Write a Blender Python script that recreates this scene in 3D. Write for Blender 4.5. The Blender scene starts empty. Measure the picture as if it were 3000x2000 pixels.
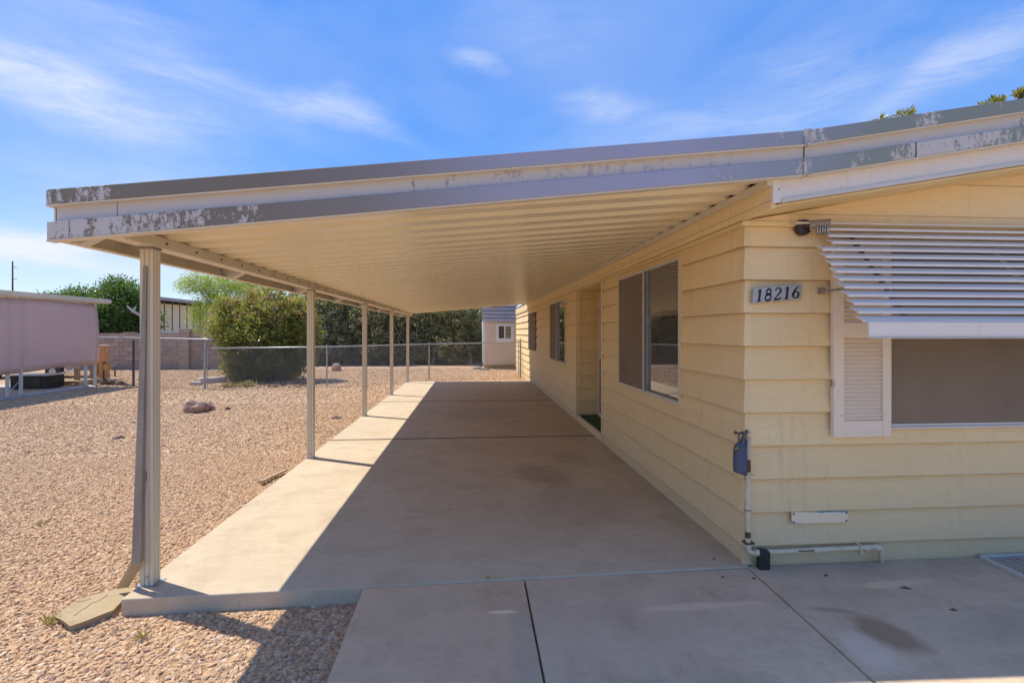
import bpy, math, random
import numpy as np
from mathutils import Vector, Quaternion

random.seed(7)
RNG = np.random.default_rng(11)
S = bpy.context.scene
COL = S.collection

# ------------------------------------------------------------------ camera, world, sun, exposure
YAW = math.radians(4.52)
CAM_H = 1.55
cam_data = bpy.data.cameras.new("camera")
cam_data.sensor_width = 36.0
cam_data.lens = 36.0 * 1150.0 / 2352.0
cam_data.shift_y = -22.0 / 2352.0
cam_data.clip_start = 0.05
cam_data.clip_end = 3000.0
cam = bpy.data.objects.new("camera", cam_data)
COL.objects.link(cam)
cam.location = (0, 0, CAM_H)
cam.rotation_euler = (math.radians(90), 0, -YAW)
S.camera = cam

SUN_DIR = Vector((0.523, -0.272, -1.0)).normalized()      # the way the light travels
SUN_EL = math.asin(-SUN_DIR.z)
SUN_ROT = math.atan2(-SUN_DIR.x, -SUN_DIR.y)
SKY_STRENGTH = 0.15
SUN_STRENGTH = 2.05
EXPOSURE = 1.50

world = bpy.data.worlds.new("World")
S.world = world
world.use_nodes = True
nt = world.node_tree
nt.nodes.clear()
W = nt.nodes.new
out = W('ShaderNodeOutputWorld'); bg = W('ShaderNodeBackground'); sky = W('ShaderNodeTexSky')
sky.sky_type = 'NISHITA'; sky.sun_disc = False
sky.sun_elevation = SUN_EL; sky.sun_rotation = SUN_ROT
sky.altitude = 350; sky.air_density = 1.0; sky.dust_density = 0.6; sky.ozone_density = 2.5
bg.inputs['Strength'].default_value = SKY_STRENGTH
geo = W('ShaderNodeTexCoord')
# direction vector projected on a high layer so the cirrus stretch towards the horizon
sep = W('ShaderNodeSeparateXYZ'); nt.links.new(geo.outputs['Generated'], sep.inputs[0])


def wmath(op, a, b=None, clamp=False):
    n = W('ShaderNodeMath'); n.operation = op; n.use_clamp = clamp
    for i, v in enumerate((a, b)):
        if v is None: continue
        if isinstance(v, (int, float)): n.inputs[i].default_value = v
        else: nt.links.new(v, n.inputs[i])
    return n.outputs[0]


az = wmath('ARCTAN2', sep.outputs[0], sep.outputs[1]); el = wmath('ARCSINE', sep.outputs[2])
cmb = W('ShaderNodeCombineXYZ'); nt.links.new(az, cmb.inputs[0]); nt.links.new(el, cmb.inputs[1])


def wnoise(scale, stretch, detail, rot=0.0, rough=0.5, dist=0.0):
    mp = W('ShaderNodeMapping'); mp.inputs['Scale'].default_value = (*stretch, 1); mp.inputs['Rotation'].default_value = (0, 0, rot)
    nt.links.new(cmb.outputs[0], mp.inputs[0])
    n = W('ShaderNodeTexNoise'); n.inputs['Scale'].default_value = scale; n.inputs['Detail'].default_value = detail
    n.inputs['Roughness'].default_value = rough; n.inputs['Distortion'].default_value = dist
    nt.links.new(mp.outputs[0], n.inputs['Vector'])
    return n


warp = wnoise(3.0, (1, 1.6), 4)
wsub = W('ShaderNodeVectorMath'); wsub.operation = 'SUBTRACT'; wsub.inputs[1].default_value = (.5, .5, .5)
nt.links.new(warp.outputs['Color'], wsub.inputs[0])
wscl = W('ShaderNodeVectorMath'); wscl.operation = 'SCALE'; wscl.inputs['Scale'].default_value = 0.16
nt.links.new(wsub.outputs[0], wscl.inputs[0])
wadd = W('ShaderNodeVectorMath'); nt.links.new(cmb.outputs[0], wadd.inputs[0]); nt.links.new(wscl.outputs[0], wadd.inputs[1])


def sky_dir(u, v):
    ca, sa = math.cos(YAW), math.sin(YAW)
    x, y, z = 1150 * sa + (u - 1176) * ca, 1150 * ca - (u - 1176) * sa, 762 - v
    return math.atan2(x, y), math.atan2(z, math.hypot(x, y))


def wisp(u, v, ra, re, rot, amt):
    a, e = sky_dir(u, v)
    m = W('ShaderNodeMapping'); m.vector_type = 'TEXTURE'
    m.inputs['Location'].default_value = (a, e, 0); m.inputs['Rotation'].default_value = (0, 0, math.radians(rot))
    m.inputs['Scale'].default_value = (ra, re, 1000)
    nt.links.new(wadd.outputs[0], m.inputs[0])
    ln = W('ShaderNodeVectorMath'); ln.operation = 'LENGTH'; nt.links.new(m.outputs[0], ln.inputs[0])
    r = W('ShaderNodeMapRange'); r.interpolation_type = 'SMOOTHSTEP'
    r.inputs['From Min'].default_value = 1.0; r.inputs['From Max'].default_value = 0.0
    r.inputs['To Min'].default_value = 0.0; r.inputs['To Max'].default_value = amt * .85
    nt.links.new(ln.outputs['Value'], r.inputs['Value'])
    return r.outputs[0]


cl = None
for w_ in ((220, 245, .30, .07, -4, .50), (60, 190, .34, .09, -14, .26), (330, 120, .26, .16, 20, .22), (470, 180, .40, .07, -16, .26), (740, 238, .17, .042, -5, .58), (850, 290, .14, .03, -10, .25),
           (1085, 160, .085, .024, 0, .5), (1380, 236, .13, .04, -5, .42), (1700, 270, .42, .075, 2, .40), (2160, 190, .30, .05, 24, .40), (1900, 130, .16, .05, -12, .22), (2300, 120, .3, .10, 30, .12), (1950, 60, .3, .1, 0, .14), (1250, 60, .3, .1, 5, .15),
           (20, 560, .16, .045, -8, .85), (130, 590, .25, .04, 0, .5), (500, 620, .3, .04, 0, .35), (250, 420, .3, .05, 5, .2)):
    w1 = wisp(*w_)
    cl = w1 if cl is None else wmath('ADD', cl, w1)
st_n = wnoise(6.0, (1, 5), 9, math.radians(8), .68, .8)
mr = W('ShaderNodeMapRange'); mr.inputs['From Min'].default_value = 0.25; mr.inputs['From Max'].default_value = 0.7
mr.inputs['To Min'].default_value = 0.15; mr.inputs['To Max'].default_value = 1.25
nt.links.new(st_n.outputs[0], mr.inputs['Value'])
cl = wmath('MULTIPLY', cl, mr.outputs[0], True)
# thin veil near the horizon
hz = W('ShaderNodeMapRange'); hz.inputs['From Min'].default_value = 0.0; hz.inputs['From Max'].default_value = 0.26
hz.inputs['To Min'].default_value = 0.10; hz.inputs['To Max'].default_value = 0.0
nt.links.new(sep.outputs[2], hz.inputs['Value'])
cl2 = wmath('ADD', wmath('MULTIPLY', cl, 0.85), hz.outputs[0], True)
hsv = W('ShaderNodeHueSaturation'); hsv.inputs['Saturation'].default_value = 1.15
hsv.inputs['Hue'].default_value = 0.512
hsv.inputs['Value'].default_value = 0.95
nt.links.new(sky.outputs[0], hsv.inputs['Color'])
mx = W('ShaderNodeMix'); mx.data_type = 'RGBA'
# clear-air blue that deepens with height, laid over the scattering model to tame its white horizon
grd = W('ShaderNodeValToRGB'); ge = grd.color_ramp.elements
ge[0].position = 0.0; ge[0].color = (1.7, 2.05, 2.35, 1)
ge[1].position = 1.0; ge[1].color = (0.42, 0.90, 2.1, 1)
for q_, c_ in ((.10, (.90, 1.45, 2.2)), (.22, (.34, .92, 2.15)), (.45, (.20, .70, 2.0))):
    g_ = ge.new(q_); g_.color = (*c_, 1)
nt.links.new(wmath('MAXIMUM', sep.outputs[2], 0.0), grd.inputs[0])
mg = W('ShaderNodeMix'); mg.data_type = 'RGBA'; mg.inputs[0].default_value = 0.90
nt.links.new(hsv.outputs[0], mg.inputs[6]); nt.links.new(grd.outputs[0], mg.inputs[7])
vn = wnoise(1.3, (1, 2.2), 5, math.radians(14), .55, .5)
vr = W('ShaderNodeMapRange'); vr.inputs['From Min'].default_value = 0.42; vr.inputs['From Max'].default_value = 0.75
vr.inputs['To Min'].default_value = 0.0; vr.inputs['To Max'].default_value = 0.28
nt.links.new(vn.outputs[0], vr.inputs['Value'])
cl2 = wmath('ADD', cl2, vr.outputs[0], True)
nt.links.new(cl2, mx.inputs[0]); nt.links.new(mg.outputs[2], mx.inputs[6])
mx.inputs[7].default_value = (2.1, 2.2, 2.45, 1)
nt.links.new(mx.outputs[2], bg.inputs['Color'])
nt.links.new(bg.outputs[0], out.inputs['Surface'])

sun_data = bpy.data.lights.new("sun", 'SUN')
sun_data.energy = SUN_STRENGTH; sun_data.angle = math.radians(0.5); sun_data.color = (1.0, 0.93, 0.80)
sun = bpy.data.objects.new("sun", sun_data)
sun.rotation_euler = SUN_DIR.to_track_quat('-Z', 'Y').to_euler()
sun.location = (-8, 6, 20)
COL.objects.link(sun)

S.view_settings.view_transform = 'Standard'
S.view_settings.look = 'None'
S.view_settings.gamma = 1.0
S.view_settings.exposure = EXPOSURE
S.view_settings.use_curve_mapping = False
S.cycles.max_bounces = 14
S.cycles.diffuse_bounces = 10

# ------------------------------------------------------------------ measuring helpers (used only for real-world positions)
CA, SA = math.cos(YAW), math.sin(YAW)


def ray(u, v):
    return Vector((1150 * SA + (u - 1176) * CA, 1150 * CA - (u - 1176) * SA, 762 - v))


def atY(u, v, Y):
    r = ray(u, v); t = Y / r.y
    return Vector((r.x * t, Y, CAM_H + r.z * t))


def atX(u, v, X):
    r = ray(u, v); t = X / r.x
    return Vector((X, r.y * t, CAM_H + r.z * t))


def atZ(u, v, Z):
    r = ray(u, v); t = (Z - CAM_H) / r.z
    return Vector((r.x * t, r.y * t, Z))


# ------------------------------------------------------------------ materials
def new_mat(name):
    m = bpy.data.materials.new(name); m.use_nodes = True
    t = m.node_tree; t.nodes.clear()
    o = t.nodes.new('ShaderNodeOutputMaterial'); p = t.nodes.new('ShaderNodeBsdfPrincipled')
    t.links.new(p.outputs[0], o.inputs['Surface'])
    return m, t, p, o


def noise(t, vec, scale, detail=3, rough=0.5, dist=0.0):
    n = t.nodes.new('ShaderNodeTexNoise'); n.inputs['Scale'].default_value = scale
    n.inputs['Detail'].default_value = detail; n.inputs['Roughness'].default_value = rough
    n.inputs['Distortion'].default_value = dist
    if vec is not None: t.links.new(vec, n.inputs['Vector'])
    return n.outputs[0]


def pos(t, scale=(1, 1, 1), rot=(0, 0, 0), loc=(0, 0, 0)):
    g = t.nodes.new('ShaderNodeNewGeometry')
    m = t.nodes.new('ShaderNodeMapping'); m.inputs['Scale'].default_value = scale
    m.inputs['Rotation'].default_value = rot; m.inputs['Location'].default_value = loc
    t.links.new(g.outputs['Position'], m.inputs[0])
    return m.outputs[0]


def ramp(t, fac, a, b):
    r = t.nodes.new('ShaderNodeMapRange'); r.inputs['From Min'].default_value = a; r.inputs['From Max'].default_value = b
    t.links.new(fac, r.inputs['Value'])
    return r.outputs[0]


def mixc(t, fac, a, b, mode='MIX'):
    m = t.nodes.new('ShaderNodeMix'); m.data_type = 'RGBA'; m.blend_type = mode
    for i, v in ((0, fac), (6, a), (7, b)):
        if isinstance(v, (int, float)): m.inputs[i].default_value = v
        elif isinstance(v, tuple): m.inputs[i].default_value = (*v, 1) if len(v) == 3 else v
        else: t.links.new(v, m.inputs[i])
    return m.outputs[2]


def mth(t, op, a, b=None, clamp=False):
    n = t.nodes.new('ShaderNodeMath'); n.operation = op; n.use_clamp = clamp
    for i, v in enumerate((a, b)):
        if v is None: continue
        if isinstance(v, (int, float)): n.inputs[i].default_value = v
        else: t.links.new(v, n.inputs[i])
    return n.outputs[0]


def bump(t, p, h, strength=0.3, dist=0.01):
    b = t.nodes.new('ShaderNodeBump'); b.inputs['Strength'].default_value = strength
    b.inputs['Distance'].default_value = dist
    t.links.new(h, b.inputs['Height']); t.links.new(b.outputs[0], p.inputs['Normal'])


def simple(name, c1, c2=None, rough=0.5, metal=0.0, scale=3.0, bs=0.0, bscale=40.0, stretch=(1, 1, 1), lo=0.35, hi=0.65, spec=0.5, per_object=0.0):
    m, t, p, o = new_mat(name)
    v = pos(t, stretch)
    col = mixc(t, ramp(t, noise(t, v, scale, 5, 0.6), lo, hi), c1, c2 or tuple(x * 0.85 for x in c1))
    if per_object:
        oi = t.nodes.new('ShaderNodeObjectInfo')
        f = mth(t, 'ADD', mth(t, 'MULTIPLY', oi.outputs['Random'], 2 * per_object), 1 - per_object)
        h = t.nodes.new('ShaderNodeHueSaturation'); t.links.new(f, h.inputs['Value']); t.links.new(col, h.inputs['Color'])
        col = h.outputs[0]
    t.links.new(col, p.inputs['Base Color'])
    p.inputs['Roughness'].default_value = rough; p.inputs['Metallic'].default_value = metal
    p.inputs['Specular IOR Level'].default_value = spec
    if bs: bump(t, p, noise(t, v, bscale, 4, 0.6), bs)
    return m


MAT = {}


def siding_mat(name, c1, c2, bumpst=0.35, edge_amt=1.0):
    m, t, p, o = new_mat(name)
    v = pos(t, (2.2, 2.2, 30))
    grain = noise(t, v, 5.0, 4, 0.6, 0.9)
    big = noise(t, pos(t, (1, 1, 1.4)), 1.1, 4, 0.6)
    oi = t.nodes.new('ShaderNodeObjectInfo')
    c = mixc(t, ramp(t, big, 0.3, 0.7), c1, c2)
    fine = ramp(t, noise(t, pos(t, (2.5, 2.5, 60)), 6.0, 3, 0.6, 0.6), 0.3, 0.75)
    c = mixc(t, mth(t, 'MULTIPLY', fine, 0.16), c, tuple(x * 0.62 for x in c2))
    g = t.nodes.new('ShaderNodeNewGeometry'); sp = t.nodes.new('ShaderNodeSeparateXYZ')
    t.links.new(g.outputs['Position'], sp.inputs[0])
    # splash-back grime along the foot of the wall
    low = ramp(t, mth(t, 'ADD', sp.outputs[2], mth(t, 'MULTIPLY', big, 0.5)), 0.75, 0.25)
    c = mixc(t, mth(t, 'MULTIPLY', low, 0.35), c, (0.46, 0.37, 0.26))
    drip = ramp(t, noise(t, pos(t, (9, 9, 0.5)), 1.6, 4, 0.6), 0.58, 0.75)
    c = mixc(t, mth(t, 'MULTIPLY', drip, 0.22), c, (0.44, 0.33, 0.17))
    # darker line on the lower lip of every course, broken up along its length
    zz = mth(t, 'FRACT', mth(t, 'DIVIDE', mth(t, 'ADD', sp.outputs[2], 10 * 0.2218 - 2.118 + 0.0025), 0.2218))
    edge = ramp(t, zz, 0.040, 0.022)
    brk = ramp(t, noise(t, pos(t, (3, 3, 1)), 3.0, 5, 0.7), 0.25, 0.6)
    c = mixc(t, mth(t, 'MULTIPLY', mth(t, 'MULTIPLY', edge, mth(t, 'ADD', mth(t, 'MULTIPLY', brk, 0.4), 0.35)), edge_amt), c, (0.22, 0.15, 0.07))
    h = t.nodes.new('ShaderNodeHueSaturation')
    t.links.new(mth(t, 'ADD', mth(t, 'MULTIPLY', oi.outputs['Random'], 0.08), 0.96), h.inputs['Value'])
    t.links.new(c, h.inputs['Color']); t.links.new(h.outputs[0], p.inputs['Base Color'])
    p.inputs['Roughness'].default_value = 0.55
    bump(t, p, grain, bumpst, 0.012)
    return m


CREAM = siding_mat('cream_siding_paint', (0.90, 0.70, 0.39), (0.85, 0.645, 0.335), 0.55, 0.75)
CREAM_FLAT = simple('cream_trim_paint', (0.78, 0.62, 0.33), (0.70, 0.54, 0.27), 0.5, scale=2, bs=0.1)
WHITE_WOOD = siding_mat('white_board_paint', (0.78, 0.74, 0.69), (0.74, 0.69, 0.63), 0.3, 0.0)
SHUTTER = simple('shutter_plastic', (0.80, 0.70, 0.58), (0.76, 0.66, 0.53), 0.5, scale=4, bs=0.25, bscale=30, stretch=(2, 2, 14))
WHITE_METAL = simple('white_enamel_metal', (0.62, 0.60, 0.56), (0.56, 0.53, 0.48), 0.35, scale=3, bs=0.03)
POST_METAL = simple('off_white_post_enamel', (0.68, 0.61, 0.48), (0.62, 0.55, 0.42), 0.4, scale=2.0, bs=0.05, stretch=(1, 1, 0.4))
PAN = simple('beige_roof_pan_enamel', (0.80, 0.71, 0.51), (0.76, 0.67, 0.47), 0.30, scale=1.4)
GREY_METAL = simple('weathered_grey_metal', (0.25, 0.215, 0.18), (0.33, 0.29, 0.245), 0.6, metal=0.15, scale=5, stretch=(2, 2, 0.6), bs=0.1)
GALV = simple('galvanized_steel', (0.42, 0.43, 0.44), (0.33, 0.34, 0.35), 0.45, metal=0.7, scale=12)
DARK_STEEL = simple('dark_rusty_steel', (0.10, 0.075, 0.065), (0.06, 0.05, 0.05), 0.6, scale=8)
AWNING = simple('awning_slat_enamel', (0.78, 0.735, 0.67), (0.72, 0.67, 0.61), 0.38, scale=3, bs=0.15, bscale=9, stretch=(0.6, 3, 3))
SCREEN = simple('brown_sun_screen', (0.23, 0.175, 0.125), (0.19, 0.145, 0.105), 0.75, scale=1.8, bs=0.3, bscale=300)
BLACK = simple('black_plastic', (0.018, 0.018, 0.018), (0.028, 0.026, 0.024), 0.55, scale=8, bs=0.15)
DARKBROWN = simple('dark_brown_enamel', (0.035, 0.022, 0.017), (0.05, 0.032, 0.024), 0.35, scale=8)
BLUE = simple('blue_quilted_cloth', (0.085, 0.10, 0.16), (0.065, 0.078, 0.125), 0.8, scale=12, bs=0.5, bscale=25)
PVC = simple('painted_pipe', (0.66, 0.57, 0.40), (0.56, 0.46, 0.30), 0.45, scale=9, lo=0.45, hi=0.7)
RUST = simple('rust_patch', (0.10, 0.045, 0.025), (0.17, 0.08, 0.035), 0.85, scale=20, bs=0.4)
BRASS = simple('old_brass', (0.22, 0.17, 0.11), (0.13, 0.12, 0.11), 0.45, metal=0.7, scale=30)
CARPET = simple('green_outdoor_carpet', (0.025, 0.075, 0.018), (0.035, 0.10, 0.025), 0.95, scale=40, bs=0.6, bscale=200)
BLOCK = simple('pinkish_concrete_block', (0.43, 0.32, 0.25), (0.35, 0.255, 0.20), 0.9, scale=6, bs=0.5, bscale=60, per_object=0.13)
MORTAR = simple('mortar', (0.24, 0.19, 0.17), (0.28, 0.22, 0.20), 0.95, scale=9, bs=0.4)
LILAC = None
SHINGLE = simple('grey_asphalt_shingle', (0.46, 0.42, 0.42), (0.36, 0.33, 0.34), 0.9, scale=14, bs=0.6, bscale=120, per_object=0.12)
SHEDWALL = simple('shed_panel_paint', (0.66, 0.54, 0.40), (0.60, 0.48, 0.35), 0.6, scale=2, bs=0.2, bscale=20, stretch=(6, 6, 1))
SHEDWHITE = simple('shed_white_paint', (0.70, 0.68, 0.63), (0.64, 0.61, 0.56), 0.6, scale=3)
BROWN_ROOF = simple('brown_tile_roof', (0.20, 0.16, 0.13), (0.15, 0.115, 0.095), 0.9, scale=4, stretch=(1, 1, 6))
STUCCO = simple('tan_stucco', (0.48, 0.38, 0.28), (0.43, 0.34, 0.25), 0.9, scale=2, bs=0.3)
PANELCREAM = simple('pale_patio_panel', (0.80, 0.68, 0.42), (0.70, 0.59, 0.36), 0.7, scale=2, stretch=(1, 1, 8))
ORANGE = simple('tan_orange_enamel', (0.55, 0.28, 0.11), (0.48, 0.24, 0.10), 0.5, scale=5)
ORANGE_DIRTY = simple('faded_orange_enamel', (0.46, 0.28, 0.10), (0.34, 0.20, 0.09), 0.6, scale=7)
PINKSLAB = simple('pink_paver', (0.48, 0.27, 0.21), (0.40, 0.23, 0.18), 0.9, scale=6)
WOOD = simple('bare_wood', (0.42, 0.31, 0.20), (0.30, 0.21, 0.13), 0.8, scale=4, stretch=(4, 4, 20), bs=0.3)
BARK = simple('bark', (0.16, 0.11, 0.075), (0.10, 0.07, 0.05), 0.9, scale=8, bs=0.6, stretch=(2, 2, 0.6))
PALEBARK = simple('pale_dead_wood', (0.55, 0.52, 0.48), (0.42, 0.39, 0.35), 0.8, scale=8, bs=0.4)
ROCKRED = simple('pinkish_brown_rock', (0.42, 0.29, 0.22), (0.22, 0.13, 0.095), 0.9, scale=5, bs=0.9, bscale=14)
ROCKDARK = simple('dark_brown_rock', (0.17, 0.11, 0.085), (0.10, 0.07, 0.055), 0.9, scale=7, bs=0.9, bscale=18)
ROCKGREY = simple('grey_rock', (0.24, 0.22, 0.21), (0.15, 0.14, 0.135), 0.9, scale=7, bs=0.8, bscale=18)
CANVAS = simple('tan_canvas', (0.36, 0.25, 0.16), (0.28, 0.19, 0.12), 0.85, scale=3)
DRYLEAF = simple('dry_leaf', (0.12, 0.07, 0.035), (0.20, 0.12, 0.06), 0.8, scale=30)
SIGNGREY = simple('brushed_number_plate', (0.36, 0.36, 0.37), (0.42, 0.42, 0.43), 0.4, metal=0.25, scale=6, stretch=(1, 1, 12))
INK = simple('black_numeral', (0.012, 0.012, 0.012), (0.02, 0.02, 0.02), 0.4)
DARKGAP = simple('dark_joint_filler', (0.08, 0.065, 0.05), (0.13, 0.105, 0.08), 0.95, scale=18, bs=0.5)


def glass_mat():
    m, t, p, o = new_mat('window_glass')
    v = pos(t, (1, 1, 1))
    c = mixc(t, ramp(t, noise(t, v, 1.3, 3), 0.35, 0.65), (0.055, 0.05, 0.042), (0.10, 0.088, 0.072))
    t.links.new(c, p.inputs['Base Color'])
    r = mth(t, 'ADD', mth(t, 'MULTIPLY', ramp(t, noise(t, pos(t, (3, 3, 1)), 3, 4), 0.4, 0.8), 0.05), 0.015)
    t.links.new(r, p.inputs['Roughness'])
    p.inputs['IOR'].default_value = 1.7
    p.inputs['Coat Weight'].default_value = 0.6; p.inputs['Coat Roughness'].default_value = 0.03
    bump(t, p, noise(t, v, 1.2, 1), 0.05, 0.01)
    return m


GLASS = glass_mat()


def shade_cloth():
    m, t, p, o = new_mat('lilac_shade_cloth')
    v = pos(t, (1, 1, 1))
    c = mixc(t, ramp(t, noise(t, v, 0.9, 3), 0.35, 0.65), (0.78, 0.63, 0.60), (0.80, 0.65, 0.62))
    w = t.nodes.new('ShaderNodeTexWave'); w.wave_type = 'BANDS'; w.bands_direction = 'Z'
    w.inputs['Scale'].default_value = 14; w.inputs['Distortion'].default_value = 1.5
    t.links.new(v, w.inputs['Vector'])
    c = mixc(t, mth(t, 'MULTIPLY', w.outputs[1], 0.10), c, (0.50, 0.40, 0.42))
    t.links.new(c, p.inputs['Base Color']); p.inputs['Roughness'].default_value = 0.85
    tr = t.nodes.new('ShaderNodeBsdfTranslucent'); t.links.new(c, tr.inputs[0])
    ms = t.nodes.new('ShaderNodeMixShader'); ms.inputs[0].default_value = 0.45
    t.links.new(p.outputs[0], ms.inputs[1]); t.links.new(tr.outputs[0], ms.inputs[2])
    t.links.new(ms.outputs[0], o.inputs['Surface'])
    bump(t, p, noise(t, v, 2.0, 2), 0.5, 0.05)
    return m


LILAC = shade_cloth()


def peel_mat(name, keys):
    """bare aluminium with flaking white paint; keys = [(X, share of paint left)]"""
    m, t, p, o = new_mat(name)
    g = t.nodes.new('ShaderNodeNewGeometry'); sp = t.nodes.new('ShaderNodeSeparateXYZ')
    t.links.new(g.outputs['Position'], sp.inputs[0])
    x0, x1 = keys[0][0], keys[-1][0]
    fx = ramp(t, sp.outputs[0], x0, x1)
    cr = t.nodes.new('ShaderNodeValToRGB')
    el = cr.color_ramp.elements
    while len(el) > 1: el.remove(el[-1])
    el[0].position = 0; el[0].color = (keys[0][1],) * 3 + (1,)
    for X, a in keys[1:]:
        e = el.new(min(1, (X - x0) / (x1 - x0))); e.color = (a, a, a, 1)
    t.links.new(fx, cr.inputs[0])
    nz = noise(t, pos(t, (1.0, 1, 0.45)), 17.0, 10, 0.80)
    fine = noise(t, pos(t, (1, 1, 1)), 55.0, 4, 0.7)
    val = mth(t, 'ADD', mth(t, 'ADD', nz, mth(t, 'MULTIPLY', fine, 0.36)), mth(t, 'MULTIPLY', cr.outputs[0], 0.5))
    mask = ramp(t, val, 0.86, 0.915)
    pr_ = t.nodes.new('ShaderNodeValToRGB'); e2 = pr_.color_ramp.elements
    e2[0].position = 0; e2[0].color = (0.235, 0.18, 0.12, 1)
    e2[1].position = 1; e2[1].color = (0.29, 0.28, 0.20, 1)
    for q, cc in ((.20, (0.235, 0.18, 0.13)), (.30, (0.27, 0.22, 0.185)), (.42, (0.40, 0.36, 0.40)), (.60, (0.42, 0.385, 0.45)), (.72, (0.34, 0.33, 0.33)), (.80, (0.29, 0.285, 0.22))):
        ee = e2.new(q); ee.color = (*cc, 1)
    t.links.new(mth(t, 'ADD', ramp(t, sp.outputs[0], -2.3, 3.6), mth(t, 'MULTIPLY', mth(t, 'SUBTRACT', noise(t, pos(t, (0.6, 1, 1.2)), 1.4, 4), .5), .12)), pr_.inputs[0])
    bare = pr_.outputs[0]  # bare tone runs brown, violet, olive along X: reflections painted into it
    c = mixc(t, mask, bare, (0.56, 0.53, 0.50))
    t.links.new(c, p.inputs['Base Color'])
    t.links.new(mixc(t, mask, (0.35,) * 3, (0.0,) * 3), p.inputs['Metallic'])
    t.links.new(mixc(t, mask, (0.34,) * 3, (0.6,) * 3), p.inputs['Roughness'])
    bump(t, p, mask, 0.5, 0.002)
    return m


PEEL_TOP = peel_mat('flaking_paint_upper_band', [(-2.3, .36), (-2.1, .30), (-2.02, .50), (-1.95, .35), (-1.85, .05), (-.5, .0), (1.4, .0), (1.75, .22), (1.9, .1), (2.0, .38), (2.1, .25), (2.4, .05), (2.6, .1), (2.7, .42), (2.9, .12), (3.1, .22), (3.5, .1)])
PEEL_LOW = peel_mat('flaking_paint_lower_band', [(-2.3, .62), (-1.95, .52), (-1.6, .45), (-1.45, .30), (-1.36, .14), (-1.25, .42), (-1.1, .12), (-.8, .12), (-.6, .0), (1.2, .0), (1.5, .22), (1.7, .1), (2.0, .38), (2.1, .12), (2.28, .36), (2.5, .26), (2.7, .62), (3.0, .55), (3.5, .2)])

PEEL_CHAN = peel_mat('speckled_channel_paint', [(-2.3, .9), (-.6, .9), (-.3, .62), (.2, .56), (1.2, .55), (1.7, .62), (2.0, .9), (3.0, .7), (3.5, .55)])


def concrete(name, c1, c2, c3, stains_glints=(), broom=True, seed=0.0):
    m, t, p, o = new_mat(name)
    v = pos(t, loc=(seed, seed * 1.7, 0))
    a = noise(t, v, 0.7, 6, 0.6, 0.3); b = noise(t, v, 3.1, 6, 0.65); f = noise(t, v, 90, 3, 0.7)
    c = mixc(t, ramp(t, a, 0.35, 0.65), c1, c2)
    c = mixc(t, mth(t, 'MULTIPLY', ramp(t, b, 0.47, 0.7), 0.75), c, c3)
    c = mixc(t, mth(t, 'MULTIPLY', ramp(t, f, 0.35, 0.75), 0.30), c, tuple(x * 0.62 for x in c2))
    pits = ramp(t, noise(t, v, 38, 2, 0.5), 0.70, 0.76)
    c = mixc(t, mth(t, 'MULTIPLY', pits, 0.45), c, tuple(x * 0.5 for x in c3))
    med = noise(t, v, 14, 5, 0.7)
    c = mixc(t, mth(t, 'MULTIPLY', ramp(t, med, 0.45, 0.7), 0.25), c, tuple(x * 0.78 for x in c3))
    cw = t.nodes.new('ShaderNodeTexVoronoi'); cw.feature = 'DISTANCE_TO_EDGE'; cw.inputs['Scale'].default_value = 0.32
    wv = t.nodes.new('ShaderNodeTexNoise'); wv.inputs['Scale'].default_value = 2.2; wv.inputs['Detail'].default_value = 6
    t.links.new(v, wv.inputs['Vector'])
    vm = t.nodes.new('ShaderNodeVectorMath'); t.links.new(v, vm.inputs[0]); t.links.new(wv.outputs['Color'], vm.inputs[1])
    t.links.new(vm.outputs[0], cw.inputs['Vector'])
    hair = mth(t, 'MULTIPLY', ramp(t, cw.outputs['Distance'], 0.0016, 0.0006), ramp(t, b, 0.45, 0.6))
    c = mixc(t, mth(t, 'MULTIPLY', hair, 0.35), c, tuple(x * 0.45 for x in c3))
    streak = noise(t, pos(t, (0.8, 5, 1), loc=(seed, 0, 0)), 2.2, 5, 0.6, 0.4)
    c = mixc(t, mth(t, 'MULTIPLY', ramp(t, streak, 0.5, 0.72), 0.35), c, tuple(x * 0.72 for x in c1))
    g = t.nodes.new('ShaderNodeNewGeometry')
    wob = noise(t, pos(t), 4.0, 5, 0.6)
    for (cx, cy, rx, ry, rot, col, amt) in stains_glints:
        mp_ = t.nodes.new('ShaderNodeMapping'); mp_.vector_type = 'TEXTURE'
        mp_.inputs['Location'].default_value = (cx, cy, 0); mp_.inputs['Rotation'].default_value = (0, 0, rot)
        mp_.inputs['Scale'].default_value = (rx, ry, 1000)
        t.links.new(g.outputs['Position'], mp_.inputs[0])
        ln = t.nodes.new('ShaderNodeVectorMath'); ln.operation = 'LENGTH'; t.links.new(mp_.outputs[0], ln.inputs[0])
        d = mth(t, 'ADD', ln.outputs['Value'], mth(t, 'MULTIPLY', mth(t, 'SUBTRACT', wob, 0.5), 1.5))
        k = mth(t, 'MULTIPLY', ramp(t, d, 1.1, 0.6), amt)
        c = mixc(t, k, c, col)
    t.links.new(c, p.inputs['Base Color']); p.inputs['Roughness'].default_value = 0.85
    h = mth(t, 'ADD', mth(t, 'MULTIPLY', noise(t, pos(t, (0.6, 30, 1)) if broom else v, 9 if broom else 30, 4, 0.7), 0.6), mth(t, 'MULTIPLY', f, 0.7))
    bump(t, p, h, 0.22, 0.004)
    return m


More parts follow.
